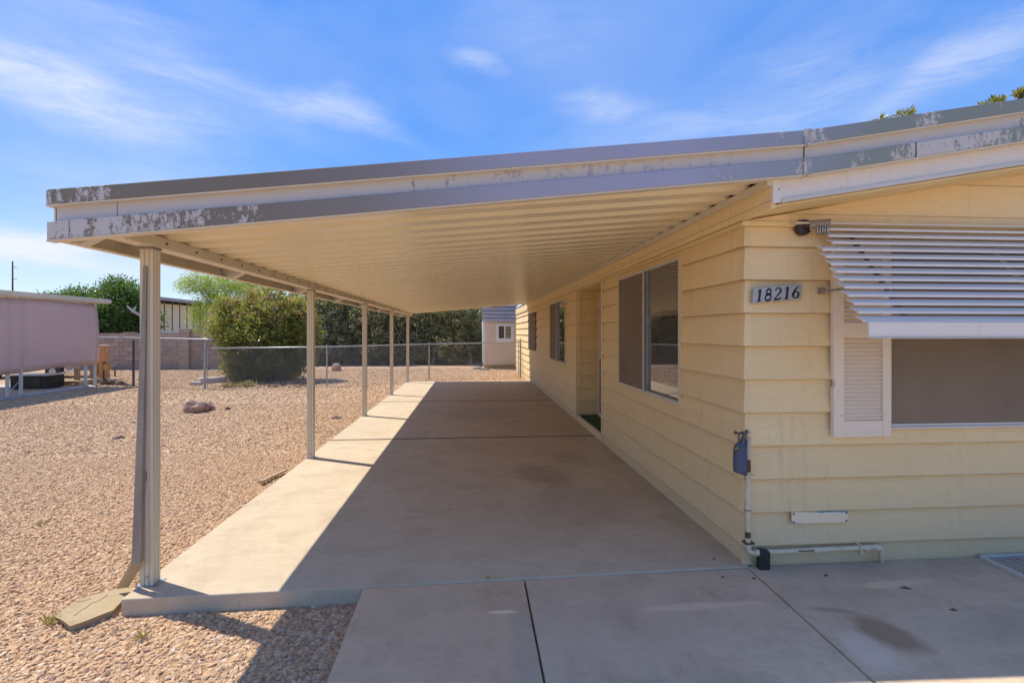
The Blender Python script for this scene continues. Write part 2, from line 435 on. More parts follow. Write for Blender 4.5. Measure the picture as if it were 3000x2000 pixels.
SLAB = concrete('carport_concrete', (0.60, 0.495, 0.355), (0.54, 0.44, 0.305), (0.44, 0.34, 0.225),
                [(0, 7.37, 9, .055, 0, (0.20, 0.155, 0.11), .75), (0, 11.3, 9, .09, 0, (0.22, 0.17, 0.12), .55), (0.75, 5.4, .30, .5, .3, (0.26, 0.19, 0.12), .45), (1.2, 6.1, .25, .4, .2, (0.29, 0.22, 0.15), .35),
                 (0.2, 9.5, .9, .7, .3, (0.38, 0.32, 0.25), .5), (0.9, 4.4, .5, .6, -.4, (0.36, 0.28, 0.20), .35)])
PAD1 = concrete('pinkish_walk_concrete', (0.68, 0.49, 0.32), (0.59, 0.42, 0.275), (0.46, 0.315, 0.20), [(0.26, 2.3, .07, .8, 0, (0.42, 0.36, .26), .55), (-.3, 2.95, .35, .16, 0, (0.50, 0.40, .26), .5), (.17, 2.79, .09, .018, 0, (0.86, 0.64, .42), .85)], False, 3.1)  # the last, palest ellipse is a highlight painted on the walk
PAD2 = concrete('grey_walk_concrete', (0.69, 0.53, 0.365), (0.58, 0.44, 0.305), (0.44, 0.325, 0.22),
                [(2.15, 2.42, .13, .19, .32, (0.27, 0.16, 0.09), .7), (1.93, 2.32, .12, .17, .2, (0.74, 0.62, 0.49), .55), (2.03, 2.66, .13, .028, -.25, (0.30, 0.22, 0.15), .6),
                 (2.60, 2.91, .30, .045, .06, (0.78, 0.56, 0.36), .7), (1.28, 2.76, .36, .040, .03, (0.80, 0.60, 0.40), .5), (2.75, 2.45, .35, .12, .3, (0.42, 0.33, 0.25), .4)], False, 8.7)  # the two pale streaks paint window-reflected light onto the concrete
OLDCONC = concrete('old_yellowed_concrete', (0.46, 0.35, 0.20), (0.38, 0.28, 0.155), (0.28, 0.20, 0.11), [], False, 5.0)
NEIGHPAD = concrete('neighbour_concrete', (0.52, 0.48, 0.44), (0.46, 0.42, 0.39), (0.40, 0.36, 0.33), [], True, 2.0)


def ground_mat():
    m, t, p, o = new_mat('desert_gravel_ground')
    v = pos(t)
    vo = t.nodes.new('ShaderNodeTexVoronoi'); vo.inputs['Scale'].default_value = 30; vo.inputs['Randomness'].default_value = 1
    t.links.new(v, vo.inputs['Vector'])
    hs = t.nodes.new('ShaderNodeSeparateColor'); t.links.new(vo.outputs['Color'], hs.inputs[0])
    c = mixc(t, hs.outputs[0], (0.45, 0.28, 0.155), (0.65, 0.46, 0.28))
    c = mixc(t, ramp(t, hs.outputs[1], 0.75, 1.0), c, (0.66, 0.54, 0.44))
    c = mixc(t, mth(t, 'MULTIPLY', ramp(t, vo.outputs['Distance'], 0.25, 0.75), 0.65), c, (0.25, 0.16, 0.11))
    big = noise(t, v, 0.35, 5, 0.6)
    c = mixc(t, mth(t, 'MULTIPLY', ramp(t, big, 0.45, 0.7), 0.45), c, (0.50, 0.34, 0.22))
    t.links.new(c, p.inputs['Base Color']); p.inputs['Roughness'].default_value = 0.95
    p.inputs['Specular IOR Level'].default_value = 0.15
    bump(t, p, mth(t, 'SUBTRACT', 1.0, vo.outputs['Distance']), 0.9, 0.02)
    return m


GROUND = ground_mat()


def pebble_mat():
    m, t, p, o = new_mat('tan_pink_pebble')
    oi = t.nodes.new('ShaderNodeObjectInfo')
    cr = t.nodes.new('ShaderNodeValToRGB'); el = cr.color_ramp.elements
    el[0].position = 0; el[0].color = (0.42, 0.255, 0.14, 1)
    el[1].position = 1; el[1].color = (0.74, 0.57, 0.39, 1)
    for q, c in ((.2, (0.61, 0.39, 0.22)), (.4, (0.66, 0.44, 0.26)), (.55, (0.49, 0.305, 0.18)), (.7, (0.70, 0.49, 0.295)), (.85, (0.59, 0.42, 0.27)), (.93, (0.30, 0.19, 0.14))):
        e = el.new(q); e.color = (*c, 1)
    t.links.new(oi.outputs['Random'], cr.inputs[0])
    big = noise(t, pos(t), 0.5, 4, 0.6)
    c = mixc(t, mth(t, 'MULTIPLY', ramp(t, big, 0.4, 0.7), 0.35), cr.outputs[0], (0.55, 0.40, 0.27))
    c = mixc(t, mth(t, 'MULTIPLY', noise(t, pos(t), 120, 2), 0.25), c, (0.27, 0.18, 0.13))
    t.links.new(c, p.inputs['Base Color']); p.inputs['Roughness'].default_value = 0.9
    p.inputs['Specular IOR Level'].default_value = 0.2
    return m


PEBBLE = pebble_mat()


def leaf_mat(name, dark, light, rough=0.45, trans=0.35):
    m, t, p, o = new_mat(name)
    at = t.nodes.new('ShaderNodeAttribute'); at.attribute_name = 'tint'
    c = mixc(t, at.outputs['Fac'], dark, light)
    t.links.new(c, p.inputs['Base Color']); p.inputs['Roughness'].default_value = rough
    p.inputs['Specular IOR Level'].default_value = 0.6
    tr = t.nodes.new('ShaderNodeBsdfTranslucent')
    t.links.new(mixc(t, 0.5, c, (light[0] * 1.5, light[1] * 1.5, light[2] * .6)), tr.inputs[0])
    ms = t.nodes.new('ShaderNodeMixShader'); ms.inputs[0].default_value = trans
    t.links.new(p.outputs[0], ms.inputs[1]); t.links.new(tr.outputs[0], ms.inputs[2])
    t.links.new(ms.outputs[0], o.inputs['Surface'])
    return m


LEAF_OLE = leaf_mat('oleander_leaf', (0.085, 0.10, 0.03), (0.44, 0.45, 0.11))
LEAF_HEDGE = leaf_mat('hedge_leaf', (0.075, 0.085, 0.035), (0.44, 0.43, 0.24), 0.38, 0.25)
LEAF_LIGHT = leaf_mat('light_green_leaf', (0.20, 0.27, 0.05), (0.42, 0.50, 0.10), 0.5, 0.5)
LEAF_TREE = leaf_mat('citrus_leaf', (0.045, 0.09, 0.022), (0.17, 0.27, 0.06), 0.35, 0.3)
LEAF_BACK = leaf_mat('yellowgreen_leaf', (0.12, 0.14, 0.03), (0.32, 0.30, 0.07), 0.4, 0.4)
PETAL_PINK = leaf_mat('pink_petal', (0.48, 0.17, 0.17), (0.66, 0.32, 0.28), 0.6, 0.4)
PETAL_WHITE = leaf_mat('white_petal', (0.62, 0.62, 0.54), (0.75, 0.75, 0.70), 0.6, 0.3)
WEED = leaf_mat('dry_weed', (0.26, 0.24, 0.09), (0.46, 0.38, 0.17), 0.7, 0.3)

# ------------------------------------------------------------------ builders
WLOC = {}


def wloc(o):
    return WLOC.get(o.name, Vector((0, 0, 0))) if o else Vector((0, 0, 0))


class MB:
    def __init__(s): s.v = []; s.f = []

    def add(s, vs, fs):
        n = len(s.v); s.v += [tuple(a) for a in vs]; s.f += [tuple(i + n for i in f) for f in fs]; return s

    def hexa(s, p):          # 8 points: bottom 4 (ccw), top 4
        return s.add(p, [(3, 2, 1, 0), (4, 5, 6, 7), (0, 1, 5, 4), (1, 2, 6, 5), (2, 3, 7, 6), (3, 0, 4, 7)])

    def box(s, x0, x1, y0, y1, z0, z1):
        return s.hexa([(x0, y0, z0), (x1, y0, z0), (x1, y1, z0), (x0, y1, z0), (x0, y0, z1), (x1, y0, z1), (x1, y1, z1), (x0, y1, z1)])

    def prism(s, poly, axis, a, b):
        """poly: list of 2D points, extruded along axis from a to b"""
        def mk(p, w):
            if axis == 'x': return (w, p[0], p[1])
            if axis == 'y': return (p[0], w, p[1])
            return (p[0], p[1], w)
        n = len(poly)
        vs = [mk(p, a) for p in poly] + [mk(p, b) for p in poly]
        return s.add(vs, [tuple(range(n))[::-1], tuple(range(n, 2 * n))] + [(i, (i + 1) % n, (i + 1) % n + n, i + n) for i in range(n)])

    def tube(s, p0, p1, r, n=10, r1=None, cap=True):
        p0, p1 = Vector(p0), Vector(p1); r1 = r if r1 is None else r1
        d = (p1 - p0).normalized(); a = d.orthogonal().normalized(); b = d.cross(a)
        vs = []
        for p, q in ((p0, r), (p1, r1)):
            for i in range(n):
                t = 2 * math.pi * i / n
                vs.append(p + a * q * math.cos(t) + b * q * math.sin(t))
        fs = [(i, (i + 1) % n, (i + 1) % n + n, i + n) for i in range(n)]
        if cap: fs += [tuple(range(n))[::-1], tuple(range(n, 2 * n))]
        return s.add(vs, fs)

    def path(s, pts, rads, n=8):
        pts = [Vector(p) for p in pts]
        if not isinstance(rads, (list, tuple)): rads = [rads] * len(pts)
        base = len(s.v); prev = None
        for k, p in enumerate(pts):
            d = (pts[min(k + 1, len(pts) - 1)] - pts[max(k - 1, 0)]).normalized()
            a = d.orthogonal().normalized() if prev is None else (prev - d * prev.dot(d)).normalized()
            prev = a; b = d.cross(a)
            for i in range(n):
                t = 2 * math.pi * i / n
                s.v.append(tuple(p + a * rads[k] * math.cos(t) + b * rads[k] * math.sin(t)))
        for k in range(len(pts) - 1):
            for i in range(n):
                s.f.append((base + k * n + i, base + k * n + (i + 1) % n, base + (k + 1) * n + (i + 1) % n, base + (k + 1) * n + i))
        s.f.append(tuple(base + i for i in range(n))[::-1]); s.f.append(tuple(base + (len(pts) - 1) * n + i for i in range(n)))
        return s

    def build(s, name, m, parent=None, smooth=False, bevel=0.0):
        vs = np.array(s.v, dtype=float)
        c = (vs.min(0) + vs.max(0)) / 2
        if parent is None: c[2] = vs[:, 2].min()
        me = bpy.data.meshes.new(name)
        me.from_pydata((vs - c).tolist(), [], s.f)
        me.materials.append(m)
        if smooth:
            me.polygons.foreach_set('use_smooth', [True] * len(me.polygons))
        me.update()
        o = bpy.data.objects.new(name, me); COL.objects.link(o)
        C = Vector(c)
        if parent is not None:
            o.parent = parent; o.location = C - wloc(parent)
        else: o.location = C
        WLOC[o.name] = C
        if bevel:
            b = o.modifiers.new('bevel', 'BEVEL'); b.width = bevel; b.segments = 2; b.limit_method = 'ANGLE'
        return o


def box(x0, x1, y0, y1, z0, z1): return MB().box(x0, x1, y0, y1, z0, z1)


def tag(o, label=None, cat=None, group=None, kind=None):
    if label: o['label'] = label
    if cat: o['category'] = cat
    if group: o['group'] = group
    if kind: o['kind'] = kind
    return o


def thing(name, loc, label, cat, group=None):
    o = bpy.data.objects.new(name, None); COL.objects.link(o); o.location = loc
    o.empty_display_size = 0.2
    WLOC[o.name] = Vector(loc)
    return tag(o, label, cat, group)


def rep(o, dloc, parent=None):
    """copy of a part at an offset, sharing its mesh"""
    c = o.copy(); COL.objects.link(c); c.location = o.location + Vector(dloc)
    c.parent = parent or o.parent
    WLOC[c.name] = WLOC[o.name] + Vector(dloc)
    return c


def copy_thing(root, loc, rz=0.0, scale=None, label=None):
    r = root.copy(); COL.objects.link(r); r.location = loc; r.rotation_euler = (0, 0, rz)
    if scale: r.scale = scale
    if label: r['label'] = label
    for ch in list(root.children):
        c = ch.copy(); COL.objects.link(c); c.parent = r
        for g in ch.children:
            d = g.copy(); COL.objects.link(d); d.parent = c
    return r


def np_mesh(name, V, F, m, parent=None, tint=None):
    me = bpy.data.meshes.new(name)
    me.from_pydata(V.tolist() if len(V) < 50 else [], [], F.tolist() if len(V) < 50 else [])
    if len(V) >= 50:
        nv, nf = len(V), len(F); k = F.shape[1]
        me.vertices.add(nv); me.vertices.foreach_set('co', V.astype(np.float32).ravel())
        me.loops.add(nf * k); me.loops.foreach_set('vertex_index', F.astype(np.int32).ravel())
        me.polygons.add(nf); me.polygons.foreach_set('loop_start', np.arange(nf, dtype=np.int32) * k)
        me.polygons.foreach_set('loop_total', np.full(nf, k, dtype=np.int32))
        me.update(calc_edges=True)
    if tint is not None:
        a = me.attributes.new('tint', 'FLOAT', 'FACE'); a.data.foreach_set('value', tint.astype(np.float32))
    me.materials.append(m)
    o = bpy.data.objects.new(name, me); COL.objects.link(o)
    if parent is not None: o.parent = parent
    WLOC[o.name] = wloc(parent).copy()
    return o


def leaf_cloud(P, D, L, Wd, rng, tint0=None):
    """P leaf bases, D directions -> folded rhombic leaves"""
    n = len(P)
    D = D / np.linalg.norm(D, axis=1, keepdims=True)
    R = rng.normal(size=(n, 3)); Sd = np.cross(D, R); Sd /= np.linalg.norm(Sd, axis=1, keepdims=True)
    N = np.cross(Sd, D)
    ln = (L * rng.uniform(0.7, 1.25, n))[:, None]; wd = (Wd * rng.uniform(0.8, 1.2, n))[:, None]
    a = P; c = P + D * ln + N * ln * rng.uniform(-.15, .05, (n, 1)); mid = P + D * ln * 0.48 + N * ln * 0.06
    b = mid + Sd * wd; d = mid - Sd * wd
    V = np.stack([a, b, c, d], 1).reshape(-1, 3)
    F = np.arange(4 * n).reshape(n, 4)
    t = rng.uniform(0, 1, n) if tint0 is None else np.clip(tint0 + rng.uniform(-.3, .3, n), 0, 1)
    return V, F, t


def crown_points(lobes, nclump, nleaf, r, rng, shell=0.55, zmin=0.0, up=0.5):
    """lobes: (cx,cy,cz,rx,ry,rz); clumps biased to the lobe's skin, leaves spray from each clump"""
    lobes = np.array(lobes, float)
    vol = lobes[:, 3] * lobes[:, 4] * lobes[:, 5]; pr = vol ** .8; pr /= pr.sum()
    idx = rng.choice(len(lobes), nclump, p=pr)
    dirs = rng.normal(size=(nclump, 3)); dirs /= np.linalg.norm(dirs, axis=1, keepdims=True)
    rad = shell + (1.06 - shell) * rng.uniform(0, 1, nclump) ** .6
    rad *= rng.uniform(.86, 1.12, nclump)
    C = lobes[idx, :3] + dirs * lobes[idx, 3:] * rad[:, None]
    keep = C[:, 2] > zmin
    C, dirs = C[keep], dirs[keep]
    n = len(C)
    P = np.repeat(C, nleaf, 0) + rng.normal(size=(n * nleaf, 3)) * r * .5
    D = np.repeat(dirs, nleaf, 0) * .55 + rng.normal(size=(n * nleaf, 3)) * .6 + np.array([0, 0, up])
    tint = np.repeat(rng.uniform(.15, .85, n), nleaf)
    return P, D, tint, C, dirs


def rock_mesh(name, m, center, size, seed, parent=None, sub=3, amp=.25):
    import bmesh
    bm = bmesh.new(); bmesh.ops.create_icosphere(bm, subdivisions=sub, radius=1)
    from mathutils import noise as mn
    off = Vector((seed * 3.1, seed * 1.7, seed))
    for v in bm.verts:
        n = mn.noise(v.co * 1.1 + off) * amp * 1.6 + mn.noise(v.co * 2.7 + off) * amp * .7 + mn.noise(v.co * 6 + off) * amp * .25
        v.co = v.co * (1 + n)
        v.co = Vector((v.co.x * size[0] / 2, v.co.y * size[1] / 2, max(v.co.z, -.55) * size[2] / 1.55 + size[2] * .34))
    me = bpy.data.meshes.new(name); bm.to_mesh(me); bm.free(); me.materials.append(m)
    o = bpy.data.objects.new(name, me); COL.objects.link(o)
    o.location = Vector(center) - wloc(parent)
    if parent is not None: o.parent = parent
    WLOC[o.name] = Vector(center)
    return o


# ------------------------------------------------------------------ the setting
ZG = -0.10
gm = MB()
ys = [-300, -60, -20, -5, 0, 3, 6, 10, 14, 20, 30, 60, 150, 900]
xs = [-700, -150, -60, -30, -18, -12, -8, -5, -2, 0, 4, 10, 30, 90, 300, 700]
vs = [(x, y, ZG) for y in ys for x in xs]
nx = len(xs)
gm.add(vs, [(j * nx + i, j * nx + i + 1, (j + 1) * nx + i + 1, (j + 1) * nx + i) for j in range(len(ys) - 1) for i in range(nx - 1)])
ground = tag(gm.build('ground', GROUND), kind='structure')

# carport slab: three pours with tooled joints
XW, YF = 1.80, 3.20          # side wall face, front wall face
slab = tag(thing('carport_slab', (0, 3.1, ZG), None, None), kind='structure')
SL, SR = -2.035, 1.83


def slab_piece(y0a, y0b, y1):      # front edge may run askew
    z1 = 0.0
    return MB().hexa([(SL, y0a, ZG - .05), (SR, y0b, ZG - .05), (SR, y1, ZG - .05), (SL, y1, ZG - .05), (SL, y0a, z1), (SR, y0b, z1), (SR, y1, z1), (SL, y1, z1)])


j1 = atZ(1130, 1004, 0).y
slab_piece(3.075, 3.185, j1 - .014).build('slab_panel', SLAB, slab, bevel=.008)
slab_piece(j1 + .014, j1 + .014, 11.285).build('slab_panel', SLAB, slab, bevel=.006)
slab_piece(11.323, 11.323, 15.85).build('slab_panel', SLAB, slab, bevel=.008)
for yj in (j1, 11.304):
    box(SL + .01, SR, yj - .022, yj + .022, ZG, -.009).build('joint', DARKGAP, slab)

walk = tag(thing('front_walk', (1, 2, ZG), None, None), kind='structure')


def pad(xa0, xa1, xb0, xb1, ya, yb0, yb1, m):
    # far edge (y=yb*) from xb0..xb1, near edge (ya) from xa0..xa1
    return MB().hexa([(xa0, ya, ZG - .05), (xa1, ya, ZG - .05), (xb1, yb1, ZG - .05), (xb0, yb0, ZG - .05),
                      (xa0, ya, -.011), (xa1, ya, -.011), (xb1, yb1, -.011), (xb0, yb0, -.011)]).build('walk_panel', m, walk, bevel=.01)


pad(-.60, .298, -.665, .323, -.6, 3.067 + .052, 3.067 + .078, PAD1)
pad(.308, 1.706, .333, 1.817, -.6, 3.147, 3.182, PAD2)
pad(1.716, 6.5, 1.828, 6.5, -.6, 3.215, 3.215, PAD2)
box(-.66, 1.9, 3.05, 3.21, ZG - .04, -.034).build('joint', DARKGAP, walk)
MB().hexa([(.27, -.6, ZG), (.33, -.6, ZG), (.36, 3.1, ZG), (.30, 3.1, ZG), (.27, -.6, -.032), (.33, -.6, -.032), (.36, 3.1, -.032), (.30, 3.1, -.032)]).build('joint', DARKGAP, walk)
MB().hexa([(1.69, -.6, ZG), (1.74, -.6, ZG), (1.85, 3.2, ZG), (1.80, 3.2, ZG), (1.69, -.6, -.032), (1.74, -.6, -.032), (1.85, 3.2, -.032), (1.80, 3.2, -.032)]).build('joint', DARKGAP, walk)


# gravel: real pebbles where they can be told apart
def gravel(name, polys, density, size, seed):
    me = bpy.data.meshes.new(name)
    V = []; F = []
    for poly in polys:
        F.append(tuple(range(len(V), len(V) + len(poly)))); V += [(x, y, 0) for x, y in poly]
    me.from_pydata(V, [], F); me.materials.append(PEBBLE)
    o = bpy.data.objects.new(name, me); COL.objects.link(o); o.location = (0, 0, ZG)
    ng = bpy.data.node_groups.new(name, 'GeometryNodeTree')
    ng.interface.new_socket('Geometry', in_out='INPUT', socket_type='NodeSocketGeometry')
    ng.interface.new_socket('Geometry', in_out='OUTPUT', socket_type='NodeSocketGeometry')
    N = ng.nodes.new; Lk = ng.links.new
    gi = N('NodeGroupInput'); go = N('NodeGroupOutput')
    dist = N('GeometryNodeDistributePointsOnFaces'); dist.distribute_method = 'RANDOM'
    dist.inputs['Density'].default_value = density; dist.inputs['Seed'].default_value = seed
    dn = N('ShaderNodeTexNoise'); dn.inputs['Scale'].default_value = 0.9; dn.inputs['Detail'].default_value = 3
    dm = N('ShaderNodeMapRange'); dm.inputs['From Min'].default_value = .34; dm.inputs['From Max'].default_value = .52
    dm.inputs['To Min'].default_value = density * .35; dm.inputs['To Max'].default_value = density
    Lk(dn.outputs[0], dm.inputs['Value']); Lk(dm.outputs[0], dist.inputs['Density'])
    Lk(gi.outputs[0], dist.inputs['Mesh'])
    gti = N('GeometryNodeGeometryToInstance')
    for k in range(5):
        ico = N('GeometryNodeMeshIcoSphere'); ico.inputs['Radius'].default_value = 1.0; ico.inputs['Subdivisions'].default_value = 2
        ns = N('ShaderNodeTexNoise'); ns.noise_dimensions = '4D'; ns.inputs['W'].default_value = k * 3.7 + seed
        ns.inputs['Scale'].default_value = 0.9; ns.inputs['Detail'].default_value = 2
        sub = N('ShaderNodeVectorMath'); sub.operation = 'SUBTRACT'; sub.inputs[1].default_value = (.5, .5, .5)
        scl = N('ShaderNodeVectorMath'); scl.operation = 'SCALE'; scl.inputs['Scale'].default_value = 2.4
        Lk(ns.outputs['Color'], sub.inputs[0]); Lk(sub.outputs[0], scl.inputs[0])
        sp = N('GeometryNodeSetPosition'); Lk(ico.outputs[0], sp.inputs['Geometry']); Lk(scl.outputs[0], sp.inputs['Offset'])
        tr = N('GeometryNodeTransform'); tr.inputs['Scale'].default_value = (1.0, .78, .58); Lk(sp.outputs[0], tr.inputs[0])
        sm = N('GeometryNodeSetMaterial'); sm.inputs['Material'].default_value = PEBBLE; Lk(tr.outputs[0], sm.inputs[0])
        Lk(sm.outputs[0], gti.inputs[0])
    iop = N('GeometryNodeInstanceOnPoints'); iop.inputs['Pick Instance'].default_value = True
    Lk(dist.outputs['Points'], iop.inputs['Points']); Lk(gti.outputs[0], iop.inputs['Instance'])
    rv = N('FunctionNodeRandomValue'); rv.data_type = 'FLOAT_VECTOR'
    rv.inputs[0].default_value = (-.7, -.7, 0); rv.inputs[1].default_value = (.7, .7, 6.283)
    Lk(rv.outputs[0], iop.inputs['Rotation'])
    rs = N('FunctionNodeRandomValue'); rs.data_type = 'FLOAT'
    rs.inputs[2].default_value = 0.0; rs.inputs[3].default_value = 1.0; rs.inputs['Seed'].default_value = 5
    pw = N('ShaderNodeMath'); pw.operation = 'POWER'; pw.inputs[1].default_value = 2.2; Lk(rs.outputs[1], pw.inputs[0])
    mu = N('ShaderNodeMath'); mu.operation = 'MULTIPLY_ADD'; mu.inputs[1].default_value = size * 1.15; mu.inputs[2].default_value = size * .45
    Lk(pw.outputs[0], mu.inputs[0]); Lk(mu.outputs[0], iop.inputs['Scale'])
    jn = N('GeometryNodeJoinGeometry'); Lk(iop.outputs[0], jn.inputs[0])
    Lk(jn.outputs[0], go.inputs[0])
    md = o.modifiers.new('pebbles', 'NODES'); md.node_group = ng
    return tag(o, kind='stuff')


gravel('gravel', [[(-2.3, 1.6), (-2.04, 1.6), (-2.04, 7), (-7.2, 7), (-2.6, 1.6)], [(-2.04, 1.6), (-.66, 1.6), (-.67, 3.06), (-2.04, 3.06)]], 4300, .0124, 1)
gravel('gravel', [[(-7.2, 7), (-2.04, 7), (-2.04, 12), (-10.5, 12)]], 1500, .0155, 2)
gravel('gravel', [[(-10.9, 12), (-2.04, 12), (-2.04, 15.85), (1.8, 15.86), (1.8, 18.5), (-14, 18.5), (-11.0, 14.5)], [(-15, 18.5), (1.8, 18.5), (1.8, 23), (-18, 23)]], 420, .021, 3)

# ------------------------------------------------------------------ house
house = thing('house', (XW, YF, 0), 'cream yellow clapboard mobile home with number plate, shutter and slatted awning on its front', 'house')
HE, HR = 20.7, 9.1           # far end, right side
D0X = XW + .031; D0Y = YF + .031
LINE0, EXPO = 2.118, 0.2218
lines = [LINE0 - EXPO * k for k in range(10)]     # lower edges of the courses
TRIM = 2.255
AL0, AL1, ALX = 6.89, 8.61, 2.18    # door alcove
YFAS = 2.80

core = MB()
core.box(D0X, HR, D0Y, AL0, -.1, 2.31).box(ALX + .03, HR, AL0, AL1, -.1, 2.31).box(D0X, HR, AL1, HE, -.1, 2.31)
core.box(D0X + .004, ALX + .03, AL0, AL1, 2.25, 2.31)
core.build('wall', CREAM_FLAT, house)


def lap(z0, z1, sgn=1):
    return [(0, z0 + .02), (.006, z0 + .02), (.026, z0), (.033, z0), (.033, z0 + .005), (.004, z1), (0, z1)]


wins = [(4.22, 5.99, .915, 2.20), (9.62, 11.43, .92, 2.19), (14.15, 15.98, 1.01, 2.10)]
segs_open = [(a, b, c, d) for a, b, c, d in wins] + [(AL0, AL1, -1, 2.25)]
courses = [(lines[0], TRIM)] + [(lines[k + 1], lines[k]) for k in range(9)]


def spans(a, b, z0, z1, opens):
    cuts = [(o[0], o[1]) for o in opens if o[2] < z1 - .01 and o[3] > z0 + .01]
    # board heights cut by an opening edge are handled by splitting into bands
    res = []; cur = a
    for c0, c1 in sorted(cuts):
        if c0 > cur: res.append((cur, c0))
        cur = max(cur, c1)
    if cur < b: res.append((cur, b))
    return res


def bands(z0, z1, opens):
    zs = sorted({z0, z1} | {z for o in opens for z in (o[2], o[3]) if z0 + .02 < z < z1 - .02})
    return list(zip(zs[:-1], zs[1:]))


def lap_at(z0, z1, a, b):   # slice a..b of the lap z0..z1
    def dd(z): return .033 - .029 * max(0, (z - z0 - .005)) / (z1 - z0 - .005)
    if a == z0: return [(0, a + .02), (.004, a + .02), (.026, a), (.033, a), (.033, a + .005), (dd(b), b), (0, b)]
    return [(0, a), (dd(a), a), (dd(b), b), (0, b)]


for (z0, z1) in courses:
    for (a, b) in bands(z0, z1, segs_open):
        for (ya, yb) in spans(YF + .055, HE, a, b, segs_open):
            # plank butt joints, staggered
            n = 1 if yb - ya < 3.9 else int((yb - ya) / 3.66) + 1
            cur = ya
            for i in range(n):
                e = ya + (yb - ya) * (i + 1) / n
                pr = [(D0X - d, z) for d, z in lap_at(z0, z1, a, b)]
                MB().prism(pr, 'y', cur, e - (.002 if i < n - 1 else 0)).build('siding_board', CREAM, house)
                cur = e
# front boards with the window opening
WX0, WX1, WZ0, WZ1 = 2.83, 4.62, .895, 2.16
fo = [(WX0, WX1, WZ0, WZ1)]
for (z0, z1) in courses:
    for (a, b) in bands(z0, z1, fo):
        for (xa, xb) in spans(XW + .055, HR, a, b, fo):
            pr = [(D0Y - d, z) for d, z in lap_at(z0, z1, a, b)]
            MB().prism(pr, 'x', xa, xb).build('siding_board', CREAM, house)
# alcove jamb boards (far side faces the camera), near side too
for (z0, z1) in courses:
    pr = [(AL1 - d * .6, z) for d, z in lap(z0, min(z1, 2.24))]
    if z1 > .2: MB().prism(pr, 'x', XW + .045, ALX + .03).build('siding_board', CREAM, house)
# corner caps
for (z0, z1) in courses + [(0.0, lines[-1])]:
    e = .0 if z0 > .01 else -.008
    c = MB()
    P = []
    for z, d in ((z0 + .001, 0.0355 + e), (z1 - .003, .0075 + max(e, -.004))):
        P.append([(D0X - d, D0Y - d, z), (XW + .055, D0Y - d, z), (XW + .055, D0Y + .0, z), (D0X, D0Y, z), (D0X, YF + .055, z), (D0X - d, YF + .055, z)])
    vs = P[0] + P[1]
    c.add(vs, [(5, 4, 3, 2, 1, 0), (6, 7, 8, 9, 10, 11)] + [(i, (i + 1) % 6, (i + 1) % 6 + 6, i + 6) for i in range(6)])
    c.build('corner_cap', CREAM, house)
# far corner board and alcove corner boards
box(D0X - .036, D0X + .01, HE - .004, HE + .02, 0, 2.3).build('corner_board', CREAM_FLAT, house)
box(D0X - .036, D0X + .045, AL1 - .024, AL1 + .03, .0, TRIM - .002).build('corner_board', CREAM, house)
box(D0X - .036, D0X - .012, AL0 - .04, AL0 + .004, .0, TRIM - .002).build('corner_board', CREAM, house)
# foot boards (skirting)
box(D0X - .012, D0X, YF + .055, AL0, -.0, lines[-1]).build('skirting', CREAM, house)
box(D0X - .012, D0X, AL1 + .03, HE, -.1, lines[-1]).build('skirting', CREAM, house)
box(XW + .055, HR, D0Y - .012, D0Y, -.03, lines[-1]).build('skirting', CREAM, house)
# frieze moulding under the eave
MB().box(D0X - .045, D0X, YF - .012, HE, TRIM, TRIM + .03).build('moulding', CREAM_FLAT, house, bevel=.004)
MB().box(XW - .009, HR, D0Y - .043, D0Y - .001, TRIM + .001, TRIM + .031).build('moulding', CREAM_FLAT, house, bevel=.004)
# gable boards on the front, cut by the rake
rk = lambda x: 2.312 + .17 * (x - 1.80)
gz = [TRIM + .031, 2.553, 2.85, 3.2]
for a, b in zip(gz[:-1], gz[1:]):
    xa = max(1.80, 1.80 + (a - 2.312) / .17)
    xb = 1.80 + (b - 2.312) / .17
    X2 = 5.45
    poly = [(xa, a)]
    if xa >= X2: continue
    poly += [(X2, a), (X2, min(b, rk(X2)))]
    if xb < X2: poly.append((xb, b))
    m = MB(); m.prism(poly, 'y', YF + .002, YF + .04).build('siding_board', CREAM, house)
core2 = MB(); core2.prism([(1.83, 2.31), (5.45, 2.31), (5.45, 2.93), (1.83, 2.32)], 'y', YF + .045, HE).build('gable_wall', CREAM_FLAT, house)

# roof, rake fascia with the same ribbed metal edge as the carport
PL = [atY(105, 435, YFAS), atY(107, 470, YFAS), atY(109, 508, YFAS), atY(112, 550, YFAS)]
PK = [atY(1857, v, YFAS) for v in (297.7, 330.7, 363.7, 399.5)]
PR = [atY(2352, v, YFAS) for v in (225.6, 256, 289.6, 322.5)]
XK = PK[0].x; XL = PL[0].x


def sheared(xa, za0, za1, xb, zb0, zb1, y0, y1):
    return MB().hexa([(xa, y0, za0), (xb, y0, zb0), (xb, y1, zb0), (xa, y1, za0), (xa, y0, za1), (xb, y0, zb1), (xb, y1, zb1), (xa, y1, za1)])


carport = thing('carport', (0, 3.2, 0), 'long white metal carport roof on five slender posts attached to the cream house', 'carport')


